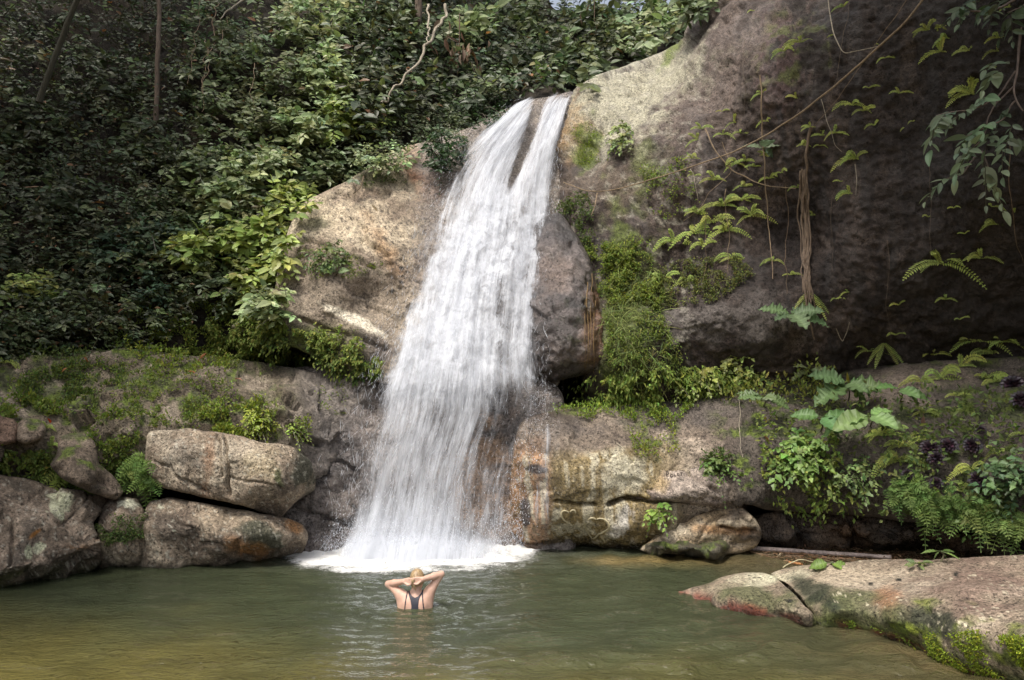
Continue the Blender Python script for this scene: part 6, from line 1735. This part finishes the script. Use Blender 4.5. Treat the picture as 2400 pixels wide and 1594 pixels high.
stick((1835, 1330), (1910, 1318), .008, (.36, .32, .2), "thin pale bent twig lying on the rim of the shore rock", z=(.24, .3), bend=.06)
def litter():
    f = Fol()
    q = in_poly([(1760, 1290), (1900, 1284), (2080, 1296), (2260, 1290), (2330, 1300), (2200, 1316), (2050, 1318), (1900, 1322), (1800, 1308)], 2600)
    P = onwater(q[:, 0], q[:, 1], .015)
    n = len(P)
    D = rnd_dir(n, 1) * np.array([1, 1, .12])
    leaves(f, P + UP * PR.uniform(0, .05, n)[:, None], D, UP + rnd_dir(n, .3), PR.uniform(.03, .12, n), PR.uniform(.01, .035, n), vary((.13, .08, .045), n, .45, .12), wf_lance, 2, .05, .1)
    tag(f.build("litter", DRYLEAF), "brown plant litter floating round the driftwood below the alcove", "litter", kind="stuff")
litter()
def dead_leaf(x, y, L, col, label, surf=ALL, stand=.3):
    P, N, ok = front(np.array([float(x)]), np.array([float(y)]), surf)
    if not ok[0]: return
    f = Fol()
    d = np.array([PR.uniform(-1, 1), -.3, PR.uniform(-.2, .2) + stand])
    leaves(f, P + N * .03 + unit(CAM - P) * .05, d[None], N + UP * .3 + rnd_dir(1, .2), L, L * .48, np.array([col]), wf_ovate, 8, PR.uniform(-.25, .4), .3)
    tag(f.build("fallen_leaf", DRYLEAF), label, "fallen leaf", "fallen leaves on the rocks")
RB = (.26, .12, .06)
for a in ((466, 842, .24, RB, "large rust brown fallen leaf in the middle of the mossy ledge"), (166, 820, .17, (.36, .27, .1), "yellowish fallen leaf at the top of the brown ledge"), (461, 886, .16, (.28, .12, .05), "red brown fallen leaf on the bare rib of the ledge"),
          (552, 898, .16, (.3, .17, .12), "pinkish fallen leaf on the right of the bare rib"), (207, 855, .15, (.34, .14, .06), "orange fallen leaf near the dark twig on the ledge"), (146, 875, .14, (.34, .16, .08), "small orange fallen leaf in the moss of the ledge"),
          (118, 992, .12, (.42, .07, .03), "bright red fallen leaf by the pale fern on the left bank"), (140, 1150, .14, (.3, .06, .04), "dark red fallen leaf on top of the lichen spotted boulder"), (222, 692, .36, (.30, .22, .17), "big pale dry leaf standing upright in the left undergrowth"),
          (415, 690, .26, (.40, .32, .24), "curled cream dry leaf on the mossy bank"), (395, 660, .22, (.25, .12, .05), "brown curled leaf in the undergrowth above the moss bank"), (135, 715, .2, (.26, .13, .09), "brown dead leaf among the seedlings of the left slope"),
          (1903, 745, .16, (.4, .26, .06), "yellow orange dead leaf at the foot of the root bundle"), (1800, 1040, .18, (.26, .13, .06), "brown dead leaf hanging in the weeds on the bench face"), (2160, 1000, .24, (.22, .13, .1), "dull brown dead leaf on the brown part of the bench"),
          (424, 270, .28, (.45, .24, .05), "orange yellow dead leaf hanging in the dark of the left slope"), (885, 497, .2, (.42, .34, .22), "pale dry leaf lying flat on the tan slab"), (1990, 895, .26, (.32, .28, .04), "yellowing leaf beside the star leaved sapling"),
          (1510, 1055, .08, (.34, .2, .1), "tiny brown leaf stuck on the mossy bench top"), (2200, 1205, .12, (.36, .28, .2), "pale withered leaf in the ferny clump over the alcove")):
    dead_leaf(*a)
def dead_bunch(x, y, n, label):
    P, N, ok = front(np.array([float(x)]), np.array([float(y)]), ALL)
    c = P[0] + unit(CAM - P[0]) * 2.4
    f = Fol()
    p = c + PR.normal(0, 1, (n, 3)) * np.array([.35, .15, .3])
    leaves(f, p, rnd_dir(n, .35) - UP, rnd_dir(n, 1) + np.array([0, -1, 0]), PR.uniform(.25, .45, n), PR.uniform(.06, .14, n), vary((.17, .115, .08), n, .25, .08), wf_lance, 6, .15, .5)
    f.tube(np.stack([c + UP * 1.0, c + UP * .4, c]), .015, (.15, .1, .07), 4)
    tag(f.build("dead_leaf_bunch", DRYLEAF), label, "dead leaves")
dead_bunch(1075, 118, 34, "hanging bunch of brown dead leaves below the very large leaved shrub")
dead_bunch(1395, 45, 5, "few reddish dead leaves hanging before the sky gaps")
# ------------------------------------------------------------------ the bather: one continuous body from a distance field
def build_person():
    O = onwater(973, 1424)
    Y0 = O[1]
    J = lambda px, py, dy=0.0: at(px, py, Y0 + dy) - O
    h = 0.006
    lo, hi = np.array([-.40, -.30, -1.32]), np.array([.40, .34, .52])
    shp = np.ceil((hi - lo) / h).astype(int)
    body = np.full(shp, 1.0, np.float32)
    ax = [lo[i] + h * np.arange(shp[i]) for i in range(3)]

    def region(c0, c1, m):
        a = np.clip(((np.minimum(c0, c1) - m - lo) / h).astype(int), 0, shp)
        b = np.clip(((np.maximum(c0, c1) + m - lo) / h).astype(int) + 2, 0, shp)
        return tuple(slice(a[i], b[i]) for i in range(3))
    def pts(sl):
        return np.stack(np.meshgrid(ax[0][sl[0]], ax[1][sl[1]], ax[2][sl[2]], indexing='ij'), -1)
    def smin(f, sl, d, k):
        a = f[sl]
        hh = np.clip(.5 + .5 * (d - a) / k, 0, 1)
        f[sl] = d * (1 - hh) + a * hh - k * hh * (1 - hh)
    def cone(f, a, b, ra, rb, k=.03, sq=None):
        a, b = np.asarray(a, float), np.asarray(b, float)
        sl = region(a, b, max(ra, rb) + k + .06)
        P = pts(sl)
        if sq is not None:
            P = (P - a) / sq + a; bb = (b - a) / sq + a
        else: bb = b
        ab = bb - a
        t = np.clip(((P - a) @ ab) / (ab @ ab), 0, 1)
        d = np.linalg.norm(P - a - t[..., None] * ab, axis=-1) - (ra + (rb - ra) * t)
        smin(f, sl, d.astype(np.float32), k)
    def ell(f, c, r, k=.03, sub=False):
        c, r = np.asarray(c, float), np.asarray(r, float)
        sl = region(c - r, c + r, k + .05)
        P = (pts(sl) - c) / r
        k0 = np.linalg.norm(P, axis=-1); k1 = np.linalg.norm(P / r, axis=-1)
        d = (k0 * (k0 - 1) / np.maximum(k1, 1e-6)).astype(np.float32)
        if sub: f[sl] = np.maximum(f[sl], -d)
        else: smin(f, sl, d, k)

    sh = [J(946, 1398), J(1000, 1396)]
    el = [J(910, 1369, .12), J(1034, 1346, .05)]
    wr = [J(946, 1363, -.06), J(990, 1358, -.09)]
    neck, head = J(975, 1391, .0), J(978, 1357, .035)
    flat = np.array([1.0, .68, 1.0])
    # trunk
    ell(body, (0, .01, .02), (.165, .108, .17), .05)
    cone(body, (0, .0, -.02), (0, .01, -.25), .150, .118, .06, flat)
    cone(body, (0, .01, -.25), (0, .01, -.42), .118, .165, .06, flat)
    for s in (-1, 1):
        ell(body, (s * .085, -.055, .045), (.07, .05, .085), .03)                   # shoulder blades
        ell(body, (s * .075, .10, -.03), (.062, .055, .065), .03)                   # chest
        cone(body, (s * .085, .01, -.43), (s * .09, .02, -.84), .092, .056, .05)    # thigh
        cone(body, (s * .09, .02, -.84), (s * .09, -.01, -1.2), .055, .036, .02)    # calf
        cone(body, (s * .09, -.02, -1.225), (s * .10, .15, -1.24), .036, .026, .02) # foot
        ell(body, (s * .08, -.05, -.44), (.085, .07, .09), .04)
    cone(body, J(955, 1400, .01), J(992, 1399, .01), .055, .055, .05)
    cone(body, neck - np.array([0, 0, .03]), head - np.array([0, .01, .055]), .056, .050, .03)
    # head with a face on the far side
    ell(body, head, (.074, .094, .108), .02)
    ell(body, head + np.array([0, .03, -.06]), (.056, .066, .062), .03)
    ell(body, head + np.array([0, .098, -.022]), (.013, .022, .022), .012)
    ell(body, head + np.array([0, .088, -.062]), (.024, .012, .010), .008)
    for s in (-1, 1):
        ell(body, head + np.array([s * .03, .094, .012]), (.016, .014, .010), .004, True)
        ell(body, head + np.array([s * .077, .005, -.012]), (.010, .020, .030), .006)
    # arms folded up behind the head
    for i, s in enumerate((-1, 1)):
        cone(body, sh[i], sh[i] * .45 + el[i] * .55, .056, .045, .035)
        cone(body, sh[i] * .45 + el[i] * .55, el[i], .045, .038, .015)
        mid = el[i] * .62 + wr[i] * .38
        cone(body, el[i], mid, .038, .041, .012)
        cone(body, mid, wr[i], .041, .027, .012)
        cone(body, np.array([s * .15, .0, -.02]), sh[i] + (el[i] - sh[i]) * .25, .05, .05, .05)
    # hands: palm, four bent fingers and a thumb each, gathered round the ponytail
    grip = J(968, 1361, -.105)
    for i, s in enumerate((-1, 1)):
        w = wr[i]
        d = unit(grip - w)
        up = unit(UP - d * d[2]); out = unit(np.cross(d, up)) * (1 if np.cross(d, up)[1] < 0 else -1)
        pc = w + d * .05
        for q in (-.026, -.009, .009, .026):
            cone(body, w + up * q * .5, pc + d * .02 + up * q, .017, .014, .008)
        for j, (q, L) in enumerate(((.028, .058), (.010, .066), (-.010, .062), (-.027, .048))):
            k0 = pc + d * .025 + up * q
            k1 = k0 + d * L * .42 + out * .012 - up * .004
            k2 = k1 + d * L * .28 - out * .014
            k3 = k2 + d * L * .08 - out * L * .28
            cone(body, k0, k1, .0105, .0098, .004); cone(body, k1, k2, .0098, .009, .003); cone(body, k2, k3, .009, .0078, .003)
        th0 = w + d * .025 - up * .02 + out * .012
        th1 = th0 + d * .035 - up * .022 + out * .006
        cone(body, th0, th1, .014, .011, .006); cone(body, th1, th1 + d * .03 + up * .004, .011, .009, .004)

    def nets(f):
        s = f < 0
        n = np.array(f.shape)
        cnt = np.zeros(n - 1); acc = np.zeros(tuple(n - 1) + (3,))
        gi = np.stack(np.meshgrid(*[np.arange(k) for k in n - 1], indexing='ij'), -1)
        cor = [np.array(c) for c in np.ndindex(2, 2, 2)]
        sub = lambda a, c: a[c[0]:c[0] + n[0] - 1, c[1]:c[1] + n[1] - 1, c[2]:c[2] + n[2] - 1]
        allin = np.ones(n - 1, bool); anyin = np.zeros(n - 1, bool)
        for c in cor: allin &= sub(s, c); anyin |= sub(s, c)
        act = np.argwhere(anyin & ~allin)
        vid = np.full(n - 1, -1); vid[tuple(act.T)] = np.arange(len(act))
        acc, cnt = np.zeros((len(act), 3)), np.zeros(len(act))
        for a in cor:
            for b in cor:
                if (b - a).sum() != 1 or (b - a).min() < 0: continue
                fa, fb_ = f[tuple((act + a).T)], f[tuple((act + b).T)]
                k = (fa < 0) != (fb_ < 0)
                t = np.where(k, fa / np.where(k, fa - fb_, 1), 0)
                acc += k[:, None] * (a + t[:, None] * (b - a)); cnt += k
        V = lo + h * (act + acc / cnt[:, None])
        Q = []
        for d in range(3):
            e = np.eye(3, dtype=int)[d]
            o1, o2 = np.eye(3, dtype=int)[(d + 1) % 3], np.eye(3, dtype=int)[(d + 2) % 3]
            A = s[tuple(slice(0, n[i] - e[i]) for i in range(3))]; B = s[tuple(slice(e[i], n[i]) for i in range(3))]
            ed = np.argwhere(A != B)
            ed = ed[(ed[:, (d + 1) % 3] > 0) & (ed[:, (d + 2) % 3] > 0) & (ed[:, (d + 1) % 3] < n[(d + 1) % 3] - 1) & (ed[:, (d + 2) % 3] < n[(d + 2) % 3] - 1)]
            fl = A[tuple(ed.T)]
            q = np.stack([vid[tuple((ed - o1 - o2).T)], vid[tuple((ed - o2).T)], vid[tuple(ed.T)], vid[tuple((ed - o1).T)]], -1)
            q[~fl] = q[~fl][:, ::-1]
            Q.append(q)
        Q = np.concatenate(Q)
        return V, Q[(Q >= 0).all(1)]

    def simple(name, col, rough, sss=0.0, noise=0.0):
        m, nt, b, out = new_mat(name)
        b.inputs["Roughness"].default_value = rough
        geo = nd(nt, "ShaderNodeNewGeometry").outputs["Position"]
        n1 = noise_n(nt, geo, 25, 3)
        mixn = nd(nt, "ShaderNodeMix", data_type='RGBA')
        nt.links.new(n1, mixn.inputs[0])
        mixn.inputs[6].default_value = tuple(c * (1 - noise) for c in col) + (1,)
        mixn.inputs[7].default_value = tuple(c * (1 + noise) for c in col) + (1,)
        nt.links.new(mixn.outputs[2], b.inputs["Base Color"])
        if sss:
            b.inputs["Subsurface Weight"].default_value = sss
            b.inputs["Subsurface Radius"].default_value = (.012, .005, .003)
            b.inputs["Subsurface Scale"].default_value = 1.0
        return m
    root = empty("person", O, "bather standing chest deep in the pool, back turned, arms raised tying blond hair", "person")
    V, Q = nets(body)
    mesh_obj("body", V + O, Q, simple("skin", (.52, .325, .245), .55, .08, .14), parent=root)
    # hair: cap over the back and top of the head, gathered tail below the hands
    hair = np.full(shp, 1.0, np.float32)
    ell(hair, head + np.array([0, -.012, .012]), (.083, .098, .110), .02)
    sl = region(head - .2, head + .2, .0); P = pts(sl) - head
    hair[sl] = np.maximum(hair[sl], np.maximum(P[..., 1] - .045 - .35 * np.clip(P[..., 2], -.1, .1), -P[..., 2] - .055))
    for k in range(6):
        c = PR.normal(0, .008, 3)
        a = grip + np.array([.0, .015, .0]) + c
        b = a + np.array([.012, .012, -.05]) + PR.normal(0, .012, 3); e = b + np.array([.006, .012, -.055]) + PR.normal(0, .016, 3)
        cone(hair, a, b, .014, .013, .008); cone(hair, b, e, .012, .004, .006)
    cone(hair, head + np.array([0, -.075, -.02]), grip, .05, .022, .03)
    V, Q = nets(hair)
    V = V + .004 * np.stack([fbm(V * np.array([1, 1, .3]), .02, 2), fbm(V * np.array([1, 1, .3]) + 5, .02, 2), 0 * V[:, 0]], -1)
    m, nt, b, out = new_mat("hair")
    geo = nd(nt, "ShaderNodeNewGeometry").outputs["Position"]
    mp = nd(nt, "ShaderNodeMapping"); mp.inputs["Scale"].default_value = (1, 1, .25); nt.links.new(geo, mp.inputs["Vector"])
    rp = nd(nt, "ShaderNodeValToRGB"); nt.links.new(noise_n(nt, mp.outputs[0], 90, 3), rp.inputs[0])
    rp.color_ramp.elements[0].position, rp.color_ramp.elements[1].position = .3, .7
    rp.color_ramp.elements[0].color, rp.color_ramp.elements[1].color = (.13, .08, .04, 1), (.46, .33, .18, 1)
    nt.links.new(rp.outputs[0], b.inputs["Base Color"]); b.inputs["Roughness"].default_value = .45
    mesh_obj("hair", V + O, Q, m, parent=root)
    # racer back swim top: a thin skin over the trunk
    top = body - .0055
    sl = region(np.array([-.2, -.2, -.2]), np.array([.2, .2, .22]), 0)
    P = pts(sl)
    x, y, z = P[..., 0], P[..., 1], P[..., 2]
    px = CX + F * (x + O[0]) / (Y0 + y - 0.0)                       # back view layout of the straps
    zl = np.array([-.05, .0, .05, .10, .135, .17])
    L_, R_ = np.interp(z, zl, [-.034, -.034, -.032, -.044, -.060, -.078]) , np.interp(z, zl, [.050, .050, .050, .054, .066, .085])
    vtop = np.interp(np.abs(x - .008), [0, .03, .06, .08], [.128, .142, .17, .2])
    panel = np.maximum(np.maximum(L_ - x, x - R_), z - vtop)
    panel = np.maximum(panel, -.0 + y - .02)
    sL, sR = np.interp(z, [-.05, .18], [-.112, -.090]), np.interp(z, [-.05, .18], [.122, .085])
    strap = np.maximum(np.minimum(np.abs(x - sL), np.abs(x - sR)) - .0075, z - .20)
    band = z + .012
    frontp = np.maximum(z - .075, .0 - y)
    reg = np.minimum(np.minimum(panel, strap), np.minimum(band, frontp))
    reg = np.maximum(reg, -.19 - z)
    reg = np.maximum(reg, np.abs(x) - .175)
    out_ = np.full(shp, 1.0, np.float32)
    out_[sl] = np.maximum(np.maximum(top[sl], -(body[sl] + .004)), reg)
    V, Q = nets(out_)
    mesh_obj("swim_top", V + O, Q, simple("swim_fabric", (.018, .018, .03), .6, 0, .2), parent=root)
    for s in (-1, 1):
        e = np.full(shp, 1.0, np.float32); ell(e, head + np.array([s * .03, .080, .012]), (.012, .012, .012), .001)
        V, Q = nets(e)
        mesh_obj("eye", V + O, Q, simple("eye_white", (.6, .58, .55), .2), parent=root)
build_person()
